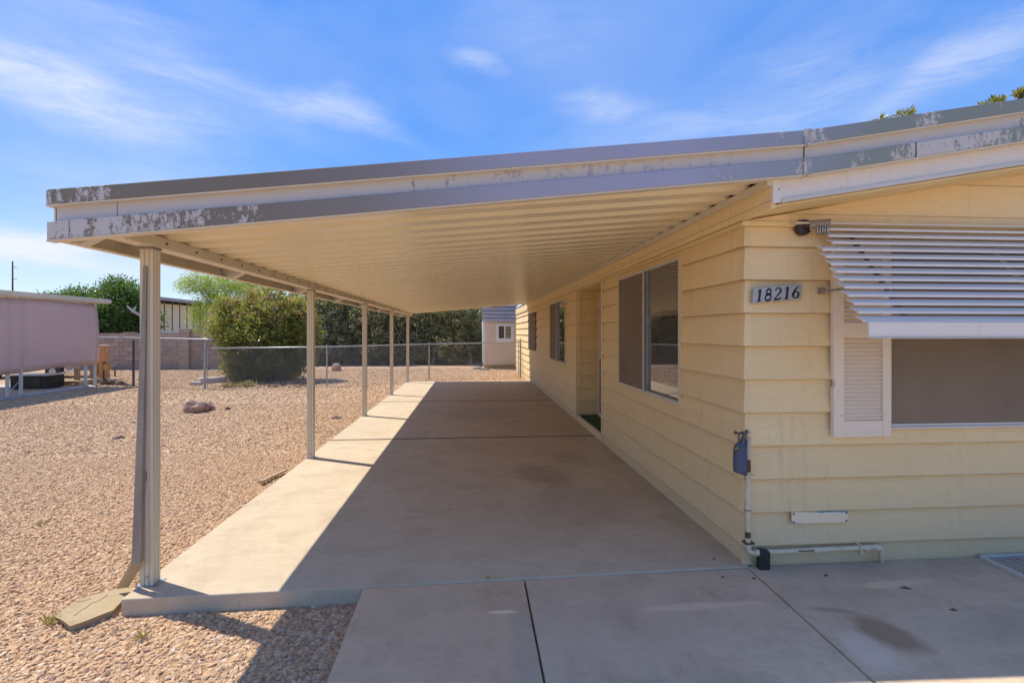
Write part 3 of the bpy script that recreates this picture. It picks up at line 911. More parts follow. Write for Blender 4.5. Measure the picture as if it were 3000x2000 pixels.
def fascia_run(parent, A, B, xa, xb, x_ext=None):
    def zz(i, x): return A[i].z + (B[i].z - A[i].z) * (x - A[i].x) / (B[i].x - A[i].x)
    x_end = x_ext or xb
    z = [(zz(i, xa), zz(i, x_end)) for i in range(4)]
    # upper band, recessed channel, lower band
    u = sheared(xa, z[1][0], z[0][0], x_end, z[1][1], z[0][1], YFAS, YFAS + .05)
    u.build('fascia_upper_band', PEEL_TOP, parent, bevel=.005)
    c = sheared(xa + (.03 if parent is carport else 0), z[2][0] + .001, z[1][0] - .001, x_end, z[2][1] + .001, z[1][1] - .001, YFAS + .032, YFAS + .05)
    c.build('fascia_channel', PEEL_CHAN, parent)
    l = sheared(xa, z[3][0], z[2][0], x_end, z[3][1], z[2][1], YFAS + .004, YFAS + .052)
    l.build('fascia_lower_band', PEEL_LOW, parent, bevel=.005)
    # rolled hems along both lower lips
    for i in (1, 3):
        m = sheared(xa, z[i][0] - .008, z[i][0] - .001, x_end, z[i][1] - .008, z[i][1] - .001, YFAS - .002 + (.004 if i == 3 else 0), YFAS + .06)
        m.build('fascia_hem', POST_METAL, parent)


fascia_run(carport, PL, PK, XL, XK - .012)
fascia_run(house, PK, PR, XK, PR[0].x, 5.45)
# overlapping splice covers
for (A, B, x, w, i0, i1) in ((PL, PK, XL + .11, .004, 2, 3), (PL, PK, XL + .33, .004, 1, 2), (PL, PK, XK - .03, .045, 0, 1), (PL, PK, XK - .03, .05, 2, 3)):
    def zz(i, xx): return A[i].z + (B[i].z - A[i].z) * (xx - A[i].x) / (B[i].x - A[i].x)
    if w < .01:
        dy = .034 if i0 == 1 else .006
        sheared(x, zz(i1, x) + .002, zz(i0, x) - .002, x + .004, zz(i1, x) + .002, zz(i0, x) - .002, YFAS + dy - .004, YFAS + dy + .01).build('splice', GREY_METAL, carport)
    else:
        sheared(x, zz(i1, x) - .004, zz(i0, x) + .004, x + w, zz(i1, x + w) - .004, zz(i0, x + w) + .004, YFAS - .006, YFAS + .01).build('splice', PEEL_LOW, carport, bevel=.002)

xs_ = PK[0].x + (PR[0].x - PK[0].x) * .62
def zr(i, x): return PK[i].z + (PR[i].z - PK[i].z) * (x - PK[i].x) / (PR[i].x - PK[i].x)
xj = atY(2104, 340, YFAS).x
sheared(xj, zr(3, xj), zr(2, xj), xj + .004, zr(3, xj), zr(2, xj), YFAS, YFAS + .02).build('splice', DARK_STEEL, house)

# rake board (white, wood-grained) under the metal edge on the house front
RB0 = atY(1792, 463, 2.83); RB1 = atY(2352, 375, 2.83)
def rbz(x): return RB0.z + (RB1.z - RB0.z) * (x - RB0.x) / (RB1.x - RB0.x)
def ftz(x):
    if x < XK: return PL[3].z + (PK[3].z - PL[3].z) * (x - PL[3].x) / (PK[3].x - PL[3].x)
    return PK[3].z + (PR[3].z - PK[3].z) * (x - PK[3].x) / (PR[3].x - PK[3].x)
X0 = 1.790
for xa, xb in ((X0 + .05, XK), (XK, 5.45)):
    sheared(xa, rbz(xa) + .018, ftz(xa) + .06, xb, rbz(xb) + .018, ftz(xb) + .06, 2.862, 2.88).build('rake_board', WHITE_WOOD, house)
sheared(X0, rbz(X0), ftz(X0) + .05, X0 + .052, rbz(X0 + .052), ftz(X0 + .052) + .05, 2.856, 2.879).build('rake_end_cap', WHITE_WOOD, house, bevel=.002)
MB().tube((X0 + .036, 2.853, 2.40), (X0 + .036, 2.858, 2.40), .004).build('screw', DARK_STEEL, house)
sheared(X0 + .053, rbz(X0 + .053) - .004, rbz(X0 + .053) + .017, 5.45, rbz(5.45) - .004, rbz(5.45) + .017, 2.85, 2.885).build('rake_trim', WHITE_METAL, house)
# soffit of the front overhang
sheared(1.80, rk(1.8) - .012, rk(1.8), 5.45, rk(5.45) - .012, rk(5.45), 2.886, YF + .02).build('soffit', CREAM_FLAT, house)
# boxed side eave board
MB().box(1.7905, 1.82, 2.882, HE + .02, 2.292, 2.47).build('eave_board', CREAM, house)
# roof body
rt = MB()
rt.prism([(1.80, 2.53), (XK - .02, PK[0].z - .03), (5.45, PK[0].z - .03 + .17 * (5.45 - XK)), (5.45, PK[0].z + .17 * (5.45 - XK) - .10), (XK, PK[0].z - .14)], 'y', YFAS + .053, HE + .3)
rt.build('roof', WHITE_METAL, house)
sheared(5.452, 2.85, PK[0].z - .03 + .17 * (5.45 - XK), HR + .3, 2.2, PK[0].z - .03 - .02, YFAS + .02, HE + .3).build('roof', WHITE_METAL, house)


# side windows
def side_window(y0, y1, z0, z1, mid, near_glass=True, full_screen=False):
    xo = D0X - .043
    m = MB()
    f = .022
    m.box(xo, D0X, y0, y1, z0, z0 + f).box(xo, D0X, y0, y1, z1 - f, z1).box(xo, D0X, y0, y0 + f, z0 + f, z1 - f).box(xo, D0X, y1 - f, y1, z0 + f, z1 - f)
    w = m.build('window', DARKBROWN if full_screen else WHITE_METAL, house)
    if full_screen:
        box(xo + .008, D0X - .002, y0 + f, y1 - f, z0 + f, z1 - f).build('screen', SCREEN, w)
        return w
    box(D0X - .016, D0X - .002, y0 + f, mid, z0 + f, z1 - f).build('pane', GLASS, w)
    # far half: framed sun screen, slightly proud
    s = MB(); a, b = mid, y1 + .004
    xf = xo - .014
    s.box(xf, xo - .001, a, b, z0 + .004, z0 + .028).box(xf, xo - .001, a, b, z1 - .028, z1 - .004).box(xf, xo - .001, a, a + .026, z0 + .028, z1 - .028).box(xf, xo - .001, b - .026, b, z0 + .028, z1 - .028)
    s.build('screen_frame', WHITE_METAL, w)
    box(xf + .004, xo - .002, a + .026, b - .026, z0 + .028, z1 - .028).build('screen', SCREEN, w)
    g = MB(); g.box(xo + .004, D0X - .004, mid - .03, mid - .012, z0 + f, z1 - f).box(xo + .006, D0X - .003, y0 + f, mid - .03, z0 + f, z0 + f + .014)
    g.build('sash', GALV, w)
    box(D0X - .038, D0X - .001, y0 - .014, y0 - .001, z0 - .01, z1 + .012).build('sill_trim', CREAM_FLAT, w)
    return w


side_window(*wins[0], 5.09); side_window(*wins[1], 10.54); side_window(*wins[2], 15, full_screen=True)

# door alcove: step, carpet, screen door
box(D0X - .01, D0X + .03, AL0 + .005, AL1 - .026, .0, .10).build('step_riser', CREAM_FLAT, house)
box(D0X - .014, D0X + .012, AL0 + .005, AL1 - .026, .1005, .108).build('threshold', WHITE_METAL, house)
box(D0X + .013, ALX + .03, AL0, AL1 - .02, .0, .106).build('carpet', CARPET, house)
door = box(ALX - .004, ALX + .028, 7.25, 8.42, .125, 2.13).build('door', CREAM_FLAT, house)
fr = MB(); fx = ALX - .03
fr.box(fx, ALX - .005, 8.38, 8.45, .11, 2.16).box(fx, ALX - .005, 7.2, 7.27, .11, 2.16).box(fx, ALX - .005, 7.27, 8.38, 2.10, 2.16).box(fx, ALX - .005, 7.27, 8.38, .11, .18).box(fx, ALX - .005, 7.27, 8.38, 1.1, 1.15)
fr.build('screen_frame', WHITE_METAL, door)
box(fx + .01, ALX - .006, 7.27, 8.38, .18, 1.1).build('screen', SCREEN, door)
for z in (.35, 1.1, 1.85):
    MB().tube((fx - .008, 8.46, z), (fx - .008, 8.46, z + .08), .008).build('hinge', GALV, door)
box(fx - .03, fx - .001, 7.30, 7.36, 1.0, 1.14).build('handle', BRASS, door)

# front window behind the awning
fw = MB(); yo = D0Y - .041
fw.box(WX0, WX1, yo, D0Y, WZ0, WZ0 + .03).box(WX0, WX1, yo, D0Y, WZ1 - .03, WZ1).box(WX0, WX0 + .012, yo, D0Y, WZ0 + .03, WZ1 - .03).box(WX1 - .03, WX1, yo, D0Y, WZ0 + .03, WZ1 - .03)
fwin = fw.build('window', WHITE_METAL, house, bevel=.003)
box(WX0 + .012, WX1 - .03, yo + .008, D0Y - .002, WZ0 + .03, WZ1 - .03).build('screen', SCREEN, fwin)
box(WX0 - .01, WX1 + .02, yo - .014, yo - .001, WZ0 - .004, WZ0 + .012).build('sill', WHITE_METAL, fwin, bevel=.002)

# shutter
sh = thing('shutter', (2.62, YF, .84), 'white plastic louvred shutter left of the dark front window, half hidden by the awning', 'shutter')
sx0, sx1 = atY(1914, 800, YF - .03).x, atY(2046, 800, YF - .03).x
z_b, z_t = atY(1980, 1003, YF - .03).z, 2.17
sy0, sy1 = YF - .034, YF - .001
st = .075
nz = 880
zn = atY(1914, 880, sy0).z; rn = .028
left = [(sx0, z_b), (sx0 + st, z_b), (sx0 + st, z_t), (sx0, z_t), (sx0, zn + rn)] + [(sx0 + rn * .55 * math.sin(a), zn + rn * math.cos(a)) for a in np.linspace(.2, math.pi - .2, 9)] + [(sx0, zn - rn)]
MB().prism(left, 'y', sy0, sy1).build('stile', SHUTTER, sh, bevel=.003)
box(sx1 - .058, sx1, sy0, sy1, z_b, z_t).build('stile', SHUTTER, sh, bevel=.003)
lx0, lx1 = sx0 + st, sx1 - .058
zm0, zm1 = 1.515, 1.612
zl = atY(1980, 966, sy0).z
for a, b in ((z_b, zl), (zm0, zm1), (2.06, z_t)):
    box(lx0, lx1, sy0 + .004, sy1 - .002, a, b).build('rail', SHUTTER, sh, bevel=.002)
box(lx0, lx1, sy1 - .006, sy1 - .001, z_b + .01, z_t - .01).build('back_panel', SHUTTER, sh)
def louvres(a, b):
    n = int(round((b - a) / .0275)); p = (b - a) / n
    first = None
    for i in range(n):
        z0 = a + i * p
        if first is None:
            first = MB().prism([(sy1 - .007, z0 + p * .98), (sy0 + .008, z0 + .006), (sy0 + .008, z0 + .001), (sy1 - .007, z0 + .001)], 'x', lx0 + .001, lx1 - .001).build('louvre', SHUTTER, sh)
        else: rep(first, (0, 0, i * p))
louvres(zl + .003, zm0 - .003); louvres(zm1 + .003, 2.057)
for x in (sx0 + .055, sx1 - .045):
    MB().tube((x, sy0 - .002, .99), (x, sy0 + .002, .99), .005, 8).build('screw', GALV, sh)

# slatted awning
aw = thing('awning', (3.4, YF, 1.52), 'pale metal awning of horizontal slats over the front window', 'awning')
AX0, AX1 = 2.235, 4.95
ay0, az0 = YF - .05, 2.235      # first (upper) slat outer edge
ay1, az1 = 2.70, 1.615          # last
NS = 13
first = None
for i in range(NS):
    f = i / (NS - 1)
    y = ay0 + (ay1 - ay0) * f; z = az0 + (az1 - az0) * f
    if first is None:
        pr = [(y + .066, z + .029), (y + .066, z + .025), (y + .012, z - .001), (y + .012, z - .011), (y, z - .011), (y, z + .003), (y + .062, z + .031)]
        first = MB().prism(pr, 'x', AX0, AX1).build('slat', AWNING, aw); yy, zz0 = y, z
    else:
        rep(first, (random.uniform(-.006, .006) + (.004 if i > 3 else .10 if i in (1, 2) else 0), y - yy, z - zz0))
# valance along the lower edge
vz0, vz1 = atY(1990, 775, 2.67).z, atY(1990, 739, 2.67).z
box(AX0 + .01, AX1, 2.672, 2.69, vz0, vz1).build('valance', WHITE_WOOD, aw, bevel=.003)
box(AX0 + .01, AX1, 2.66, 2.70, vz0 - .006, vz0 - .001).build('valance_hem', PVC, aw)
box(AX0 - .12, AX1, YF - .07, YF - .002, 2.262, 2.272).build('head_channel', POST_METAL, aw)
for x in (AX0 + .30, 3.5, 4.6):
    MB().hexa([(x, YF - .02, 2.20), (x + .025, YF - .02, 2.20), (x + .025, YF - .0, 2.20), (x, YF - .0, 2.20), (x, YF - .02, 2.26), (x + .025, YF - .02, 2.26), (x + .025, YF, 2.26), (x, YF, 2.26)])
    m = MB(); a = Vector((x, YF - .01, 2.20)); b = Vector((x, 2.73, 1.60))
    m.hexa([a + Vector((0, 0, -.02)), a + Vector((.028, 0, -.02)), b + Vector((.028, 0, -.02)), b + Vector((0, 0, -.02)), a, a + Vector((.028, 0, 0)), b + Vector((.028, 0, 0)), b])
    m.build('rafter', DARK_STEEL if x < 3 else POST_METAL, aw)
p0 = atY(1889, 668, YF - .015); p1 = atY(1948, 661, 2.93)
MB().path([p0, p0 + Vector((.02, -.03, -.003)), p1], .0075, 6).build('brace_arm', GREY_METAL, aw)
box(p0.x - .02, p0.x + .02, YF - .02, YF + .002, p0.z - .022, p0.z + .022).build('bracket', GREY_METAL, aw, bevel=.003)

# floodlight beside the awning
fl = atY(1846, 522, YF - .02)
lamp = thing('floodlight', (fl.x, YF, fl.z), 'dark round wall base with a ribbed bulb holder beside the upper awning end', 'lamp')
MB().tube((fl.x, YF + .0, fl.z), (fl.x, YF - .035, fl.z), .056, 24, .05).build('base_plate', DARKBROWN, lamp, smooth=False)
MB().tube((fl.x + .02, YF - .05, fl.z + .01), (fl.x + .12, YF - .11, fl.z + .005), .028, 16, .033).build('bulb_holder', GREY_METAL, lamp)
m = MB(); m.tube((fl.x, YF - .03, fl.z), (fl.x + .03, YF - .06, fl.z + .01), .016, 10).build('arm', DARKBROWN, lamp)
m = MB()
for i in range(5):
    q = Vector((fl.x + .05 + i * .012, YF - .075 - i * .007, fl.z - .028))
    m.tube(q, q + Vector((.007, -.004, 0)), .035, 16)
m.build('bulb', GALV, lamp)

# house number plate with serif numerals
plate_c = [atY(*p, YF - .024) for p in ((1727.4, 696.3), (1838.6, 686.8), (1843.4, 652.3), (1731.6, 662.8))]
np_ = thing('house_number_plate', (plate_c[0].x, YF, plate_c[0].z), 'slanted grey number plate reading 18216 on the front wall by the corner', 'number plate')
nb = MB(); nb.add([(p.x, YF - .026, p.z) for p in plate_c] + [(p.x, YF - .004, p.z) for p in plate_c],
                  [(0, 1, 2, 3), (7, 6, 5, 4), (0, 4, 5, 1), (1, 5, 6, 2), (2, 6, 7, 3), (3, 7, 4, 0)])
nb.build('plate', SIGNGREY, np_)


def arc(cx, cy, rx, ry, a0, a1, n=14):
    return [(cx + rx * math.cos(math.radians(a0 + (a1 - a0) * i / n)), cy + ry * math.sin(math.radians(a0 + (a1 - a0) * i / n))) for i in range(n + 1)]


DIG = {   # strokes in a 0..0.6 x 0..1 box with widths
    '1': [([(.33, 0), (.33, 1)], [.11, .11]), ([(.33, .98), (.14, .82)], [.07, .03]), ([(.16, .02), (.50, .02)], [.04, .04])],
    '8': [(arc(.3, .75, .17, .22, 90, 450), [.05 + .05 * abs(math.cos(2 * math.pi * i / 14)) for i in range(15)]), (arc(.3, .27, .22, .26, 90, 450), [.05 + .06 * abs(math.cos(2 * math.pi * i / 14)) for i in range(15)])],
    '2': [(arc(.29, .73, .22, .25, 165, -40, 12) + [(.08, .05)], [.05, .05, .06, .07, .05, .05, .06, .08, .11, .11, .11, .10, .08, .03]), ([(.07, .05), (.35, .05), (.55, .08), (.58, .22)], [.09, .10, .08, .03])],
    '6': [([(.52, 1.0), (.34, .86), (.18, .62), (.11, .40), (.10, .26)], [.03, .06, .09, .11, .11]), (arc(.32, .29, .22, .27, 180, 540), [.09, .07, .06, .05, .05, .08, .10, .11, .10, .08, .05, .05, .05, .05, .06])],
}
bl, br, tr_, tl = plate_c


def on_plate(s, t):
    a = bl.lerp(br, s); b = tl.lerp(tr_, s); return a.lerp(b, t)


for k, ch in enumerate('18216'):
    m = MB(); s0 = .045 + k * .188
    for pts, wd in DIG[ch]:
        P = [Vector((s0 + p[0] * .265, .08 + p[1] * .82)) for p in pts]
        # widths are in units of the numeral's height
        W3 = [on_plate(p.x, p.y) for p in P]
        nrm = Vector((0, -1, 0)); L = []; R_ = []
        for i, q in enumerate(W3):
            d = (W3[min(i + 1, len(W3) - 1)] - W3[max(i - 1, 0)]).normalized(); sd = d.cross(nrm)
            w = wd[i] * .088 * .5 * 1.5
            L.append(q + sd * w); R_.append(q - sd * w)
        n = len(W3)
        yb, yf = YF - .0268, YF - .0285
        vs = [(p.x, yf, p.z) for p in L] + [(p.x, yf, p.z) for p in R_] + [(p.x, yb, p.z) for p in L] + [(p.x, yb, p.z) for p in R_]
        fs = [(i, i + 1, n + i + 1, n + i) for i in range(n - 1)] + [(2 * n + i, 3 * n + i, 3 * n + i + 1, 2 * n + i + 1) for i in range(n - 1)]
        fs += [(i, 2 * n + i, 2 * n + i + 1, i + 1) for i in range(n - 1)] + [(n + i, n + i + 1, 3 * n + i + 1, 3 * n + i) for i in range(n - 1)]
        m.add(vs, fs)
    m.build('numeral', INK, np_)

# blank access plate low on the front wall
c4 = [atY(*p, YF - .018) for p in ((1821, 1203.6), (1950, 1200), (1950, 1174.5), (1821, 1177.5))]
apl = thing('access_plate', (c4[0].x, YF, c4[0].z), 'blank cream metal plate screwed low on the front wall, edges rubbed to blue', 'metal plate')
m = MB(); m.add([(p.x, YF - .008, p.z) for p in c4] + [(p.x, YF - .001, p.z) for p in c4], [(0, 1, 2, 3), (7, 6, 5, 4), (0, 4, 5, 1), (1, 5, 6, 2), (2, 6, 7, 3), (3, 7, 4, 0)])


def plate_mat():
    m, t, p, o = new_mat('rubbed_cream_plate')
    g = t.nodes.new('ShaderNodeTexCoord'); sp = t.nodes.new('ShaderNodeSeparateXYZ'); t.links.new(g.outputs['Generated'], sp.inputs[0])
    nz = noise(t, pos(t), 18, 4)
    top = ramp(t, mth(t, 'ADD', sp.outputs[2], mth(t, 'MULTIPLY', nz, .22)), .98, 1.04)
    rgt = ramp(t, mth(t, 'ADD', sp.outputs[0], mth(t, 'MULTIPLY', nz, .5)), .55, .8)
    bl_ = ramp(t, mth(t, 'ADD', mth(t, 'ADD', sp.outputs[2], sp.outputs[0]), mth(t, 'MULTIPLY', nz, .3)), .36, .28)
    k = mth(t, 'MAXIMUM', mth(t, 'MULTIPLY', top, rgt), mth(t, 'MULTIPLY', bl_, .7))
    t.links.new(mixc(t, k, (0.82, 0.68, 0.46), (0.14, 0.34, 0.46)), p.inputs['Base Color'])
    p.inputs['Roughness'].default_value = .5
    return m


m.build('plate', plate_mat(), apl)
for p in c4:
    cx = sum(q.x for q in c4) / 4; cz = sum(q.z for q in c4) / 4
    x = p.x + (.012 if p.x < cx else -.012); z = p.z + (.011 if p.z < cz else -.011)
    MB().tube((x, YF - .012, z), (x, YF - .007, z), .006, 8).build('screw', DARK_STEEL, apl)

# water pipe with its risers
vx = XW + .012; vy = YF - .03
pipe = thing('water_pipe', (vx, vy, -.02), 'cream painted water pipe rising up the house corner and running along the wall foot', 'pipe')
hz_ = .093
MB().path([(vx, vy, .86), (vx, vy, .40), (vx, vy, .13), (vx + .008, vy, .105), (vx + .03, vy, hz_), (2.70, vy - .005, hz_ + .012), (2.735, vy - .004, hz_ + .01), (2.75, vy, hz_ - .02), (2.75, vy, -.015)], .016, 14).build('pipe', PVC, pipe, smooth=True)
for z, h in ((.375, .03), (.46, .035), (.60, .02), (.135, .03), (.86, .03)):
    MB().tube((vx, vy, z), (vx, vy, z + h), .021, 14).build('coupling', PVC, pipe)
for x in (vx + .045, 2.26, 2.62, 2.70):
    MB().tube((x, vy - .002, hz_ + .006 * (x - 1.8)), (x + .03, vy - .002, hz_ + .006 * (x - 1.8)), .021, 14).build('coupling', PVC, pipe)
for z, h in ((.195, .04), (.375, .006), (.63, .08)):
    MB().tube((vx, vy, z), (vx, vy, z + h), .0172 if h > .01 else .0215, 14).build('rust_band', RUST, pipe)
for z in (.155, .60):
    box(vx - .025, vx + .035, vy - .022, YF, z, z + .012).build('strap', RUST if z < .3 else PVC, pipe)
box(2.585, 2.60, vy - .025, YF, hz_ - .03, hz_ + .035).build('strap', PVC, pipe)
MB().tube((2.15, vy - .017, hz_ + .008), (2.26, vy - .017, hz_ + .009), .0045, 6).build('peeled_patch', RUST, pipe)

# garden tap in a blue cover
tp = atY(1697, 1012, YF - .06)
tap = thing('garden_tap', (tp.x, tp.y, tp.z - .1), 'brass garden tap at the house corner with a blue quilted cover hanging from it', 'tap')
MB().path([(vx, vy, .885), (vx - .01, vy - .01, .90), (tp.x, tp.y, tp.z - .03)], .012, 10).build('body', BRASS, tap, smooth=True)
MB().path([(tp.x, tp.y, tp.z - .03), (tp.x - .022, tp.y - .015, tp.z - .035), (tp.x - .034, tp.y - .02, tp.z - .06)], [.013, .015, .017], 10).build('spout', BRASS, tap, smooth=True)
MB().tube((tp.x, tp.y, tp.z - .03), (tp.x, tp.y, tp.z + .05), .007, 10).build('stem', BRASS, tap)
m = MB()
for a in (.3, .3 + math.pi / 2):
    dx, dy = math.cos(a) * .034, math.sin(a) * .034
    m.path([(tp.x - dx, tp.y - dy, tp.z + .054), (tp.x - dx * .3, tp.y - dy * .3, tp.z + .05), (tp.x + dx * .3, tp.y + dy * .3, tp.z + .05), (tp.x + dx, tp.y + dy, tp.z + .054)], [.008, .005, .005, .008], 8)
m.build('handle', DARK_STEEL, tap, smooth=True)
cov = MB()
cx_, cy_ = atY(1700, 1050, YF - .065).x, YF - .065
zt, zb = atY(1700, 1022, YF - .065).z, atY(1700, 1087, YF - .065).z
rows = [(zt + .02, .012, .010), (zt + .012, .028, .02), (zt - .012, .042, .028), (zt - .05, .046, .032), (zt - .12, .047, .034), (zb + .02, .046, .033), (zb, .044, .030)]
nseg = 20; base = []
for i, (z, rx, ry) in enumerate(rows):
    for k in range(nseg):
        a = 2 * math.pi * k / nseg
        sq = 1 / max(abs(math.cos(a)), abs(math.sin(a))) ** .55
        dz = -.012 * math.cos(a) if i == len(rows) - 1 else 0
        base.append((cx_ + rx * math.cos(a) * sq * .9, cy_ + ry * math.sin(a) * sq * .9, z + dz))
cov.add(base, [(i * nseg + k, (i + 1) * nseg + k, (i + 1) * nseg + (k + 1) % nseg, i * nseg + (k + 1) % nseg) for i in range(len(rows) - 1) for k in range(nseg)] + [tuple(range(nseg)), tuple(range((len(rows) - 1) * nseg, len(rows) * nseg))[::-1]])
cov.build('cover', BLUE, tap, smooth=True)
MB().path([(cx_ + .0, cy_, zt + .0), (cx_ + .02, cy_ - .01, zt + .045), (cx_ + .045, cy_ + .01, zt + .03), (cx_ + .05, cy_ + .02, zt - .02)], .008, 8).build('cover_loop', BLUE, tap, smooth=True)

# black plastic bait station / footing cover at the wall foot
bb = atZ(1758, 1312, -.02)
bx = MB()
prof = [(-.035, -.018), (.035, -.022), (.037, .10), (.031, .113), (-.024, .118), (-.034, .11)]
bx.prism([(bb.x + x, -.02 + max(z + .018, 0)) for x, z in prof], 'y', bb.y, bb.y + .05)
bc = bx.build('black_block', BLACK, None, bevel=.006)
tag(bc, 'small black rounded plastic block standing in front of the wall pipe', 'block')

# framed mesh panel lying on the walk
gr = thing('mesh_panel', tuple(atZ(2240, 1278, -.02)), 'white framed wire mesh panel lying on the walk at the right edge', 'mesh panel')
ga = atZ(2241, 1279, -.02); gb = atZ(2352, 1333, -.02)
d1 = (gb - ga).normalized(); d2 = Vector((1, .0, 0))
LN = 1.15; WD = 1.0; zf = -.010
A_ = Vector((ga.x, min(ga.y, 3.19), zf)); B_ = A_ + d1 * LN
m = MB()


def bar(m, p, q, w, h, off=0):
    d = (q - p).normalized(); s = Vector((-d.y, d.x, 0)) * w / 2; up = Vector((0, 0, h)); o_ = Vector((0, 0, off))
    m.hexa([p - s + o_, q - s + o_, q + s + o_, p + s + o_, p - s + up + o_, q - s + up + o_, q + s + up + o_, p + s + up + o_])


bar(m, A_, B_, .022, .022); bar(m, A_ + Vector((.011, 0, 0)), A_ + d2 * WD, .022, .0215); bar(m, B_, B_ + d2 * WD, .022, .0215); bar(m, A_ + d2 * WD, B_ + d2 * WD, .022, .0212)
m.build('frame', WHITE_METAL, gr)
m = MB()
for i in range(1, 44):
    p = A_ + d1 * (LN * i / 44)
    bar(m, p, p + d2 * WD, .0028, .003, .013)
for i in range(1, 16):
    p = A_ + d2 * (WD * i / 16)
    bar(m, p, p + d1 * LN, .0028, .003, .010)
m.build('mesh', WHITE_METAL, gr)
m = MB(); m.add([A_ + Vector((.02, -.01, .006)), A_ + d2 * WD + Vector((0, 0, .006)), B_ + d2 * WD + Vector((0, 0, .006)), B_ + Vector((.02, .01, .006))], [(3, 2, 1, 0)])
m.build('backing', WOOD, gr)

# ------------------------------------------------------------------ carport
RZ = lambda x: 2.14 + .088 * (x + 1.93)       # underside of the ribs
PIT = .254
prof = [(0, 0), (.150, 0), (.165, .028), (.205, .032), (.222, .012), (PIT, .012), (PIT, .016), (.218, .016), (.207, .037), (.163, .033), (.148, .005), (0, .005)]
prof = [(0, .0), (.105, .0), (.132, .056), (.218, .056), (.242, .0), (PIT, .0), (PIT, .003), (.244, .003), (.220, .059), (.130, .059), (.103, .003), (0, .003)]
nP = 53; y_start = YFAS + .054
first = None
for i in range(nP):
    if first is None:
        m = MB(); n = len(prof); xa, xb = -2.17, 1.775
        vs = [(xa, y_start + p[0], RZ(xa) + p[1]) for p in prof] + [(xb, y_start + p[0], RZ(xb) + p[1]) for p in prof]
        fs = [(k, (k + 1) % n, (k + 1) % n + n, k + n) for k in range(n)]
        m.add(vs, fs); first = m.build('roof_panel', PAN, carport)
    else: rep(first, (0, i * PIT, 0))
y_end = y_start + nP * PIT
# upper skin above the pans
sheared(-2.17, RZ(-2.17) + .062, RZ(-2.17) + .11, 1.79, RZ(1.79) + .062, RZ(1.79) + .11, YFAS + .054, y_end).build('roof_deck', WHITE_METAL, carport)
sheared(-2.17, RZ(-2.17) - .004, RZ(-2.17) + .15, 1.77, RZ(1.77) - .004, RZ(1.77) + .15, y_end + .001, y_end + .04).build('end_trim', PAN, carport)
# beam on the posts
box(-2.035, -1.93, YFAS + .054, y_end, 2.070, RZ(-1.93) - .001).build('beam', POST_METAL, carport, bevel=.004)
for i in range(38):
    y = 3.33 + i * .345
    if y < y_end - .1:
        if i == 0: b0 = MB().tube((-1.929, y, 2.105), (-1.923, y, 2.105), .0075, 8).build('bolt', DARK_STEEL, carport)
        else: rep(b0, (0, i * .345, 0))
# ledger against the house
box(1.752, 1.7895, YFAS + .054, y_end, RZ(1.75) - .042, RZ(1.75) - .001).build('ledger', POST_METAL, carport)
# outer gutter edge along the long side: outer face and inner face of the C profile
zb_, zt_ = PL[3].z, PL[0].z
gt = MB(); gt.prism([(XL, zb_), (XL + .055, zb_), (XL + .055, zb_ + .006), (XL + .008, zb_ + .006), (XL + .008, zt_ - .006), (XL + .05, zt_ - .006), (XL + .05, zt_), (XL, zt_)], 'y', YFAS + .053, y_end + .04)
gt.build('gutter', POST_METAL, carport)
first = None
for y in (2.90, 4.62, 6.36, 8.10, 9.85, 11.6, 13.3, 15.0):
    if first is None:
        m = MB(); m.prism([(XL + .012, zb_ + .012), (XL + .10, zb_ - .008), (-2.036, zb_ + .04), (-2.036, zb_ + .085), (XL + .012, zb_ + .085)], 'y', y, y + .07)
        first = m.build('bracket', WHITE_METAL, carport, bevel=.003)
    else: rep(first, (0, y - 2.90, 0))
# posts
px0, px1 = -2.02, -1.945
POSTY = [3.22 + 3.088 * i for i in range(5)]
proto = None
for i, y in enumerate(POSTY):
    if proto is None:
        w = px1 - px0; g = .007
        pr = [(px0, y), (px0 + .022, y), (px0 + .026, y + g), (px0 + .030, y), (px0 + .049, y), (px0 + .053, y + g), (px0 + .057, y), (px1, y),
              (px1, y + .016), (px1 - .005, y + .020), (px1 - .005, y + .026), (px1, y + .030), (px1, y + .046), (px1 - .005, y + .05), (px1 - .005, y + .056), (px1, y + .06), (px1, y + .075), (px0, y + .075)]
        post = MB().prism(pr, 'z', .004, 2.069).build('post', POST_METAL, carport)
        parts = [post, box(px0 - .025, px1 + .03, y - .012, y + .09, .0, .0035).build('base_plate', GALV, post)]
        parts.append(MB().tube((px0 + .04, y - .006, .055), (px0 + .04, y, .055), .008, 8).build('bolt', GALV, post))
        parts.append(box(px0 - .006, px1 + .006, y - .006, y + .08, 2.055, 2.0685).build('collar', GREY_METAL, post))
        proto = post
    else:
        c = rep(post, (0, y - POSTY[0], 0))
        for q in parts[1:]:
            d = q.copy(); COL.objects.link(d); d.parent = c
# grey downspout strapped to the first post, with a kick-out at its foot
ds = thing('downspout', (-2.0, 3.17, .0), 'dull grey metal downspout strapped to the front carport post', 'downspout')
t0 = Vector((-1.995, 3.208, 1.95)); t1 = Vector((-2.035, 3.165, .165))
m = MB(); wa, wb = .022, .052
m.hexa([t1, t1 + Vector((wb, 0, 0)), t1 + Vector((wb, .035, 0)), t1 + Vector((0, .035, 0)), t0, t0 + Vector((wa, 0, 0)), t0 + Vector((wa, .011, 0)), t0 + Vector((0, .011, 0))])
m.build('pipe', GREY_METAL, ds, bevel=.003)
q0 = Vector((-2.035, 3.165, .165)); q1 = atZ(268, 1352, -.03)
m = MB(); w = Vector((.058, .015, .0)); tk = Vector((0, 0, .012))
m.hexa([q1, q1 + w, q0 + w + Vector((0, .0, -.01)), q0 + Vector((0, 0, -.01)), q1 + tk, q1 + w + tk, q0 + w + tk, q0 + tk])
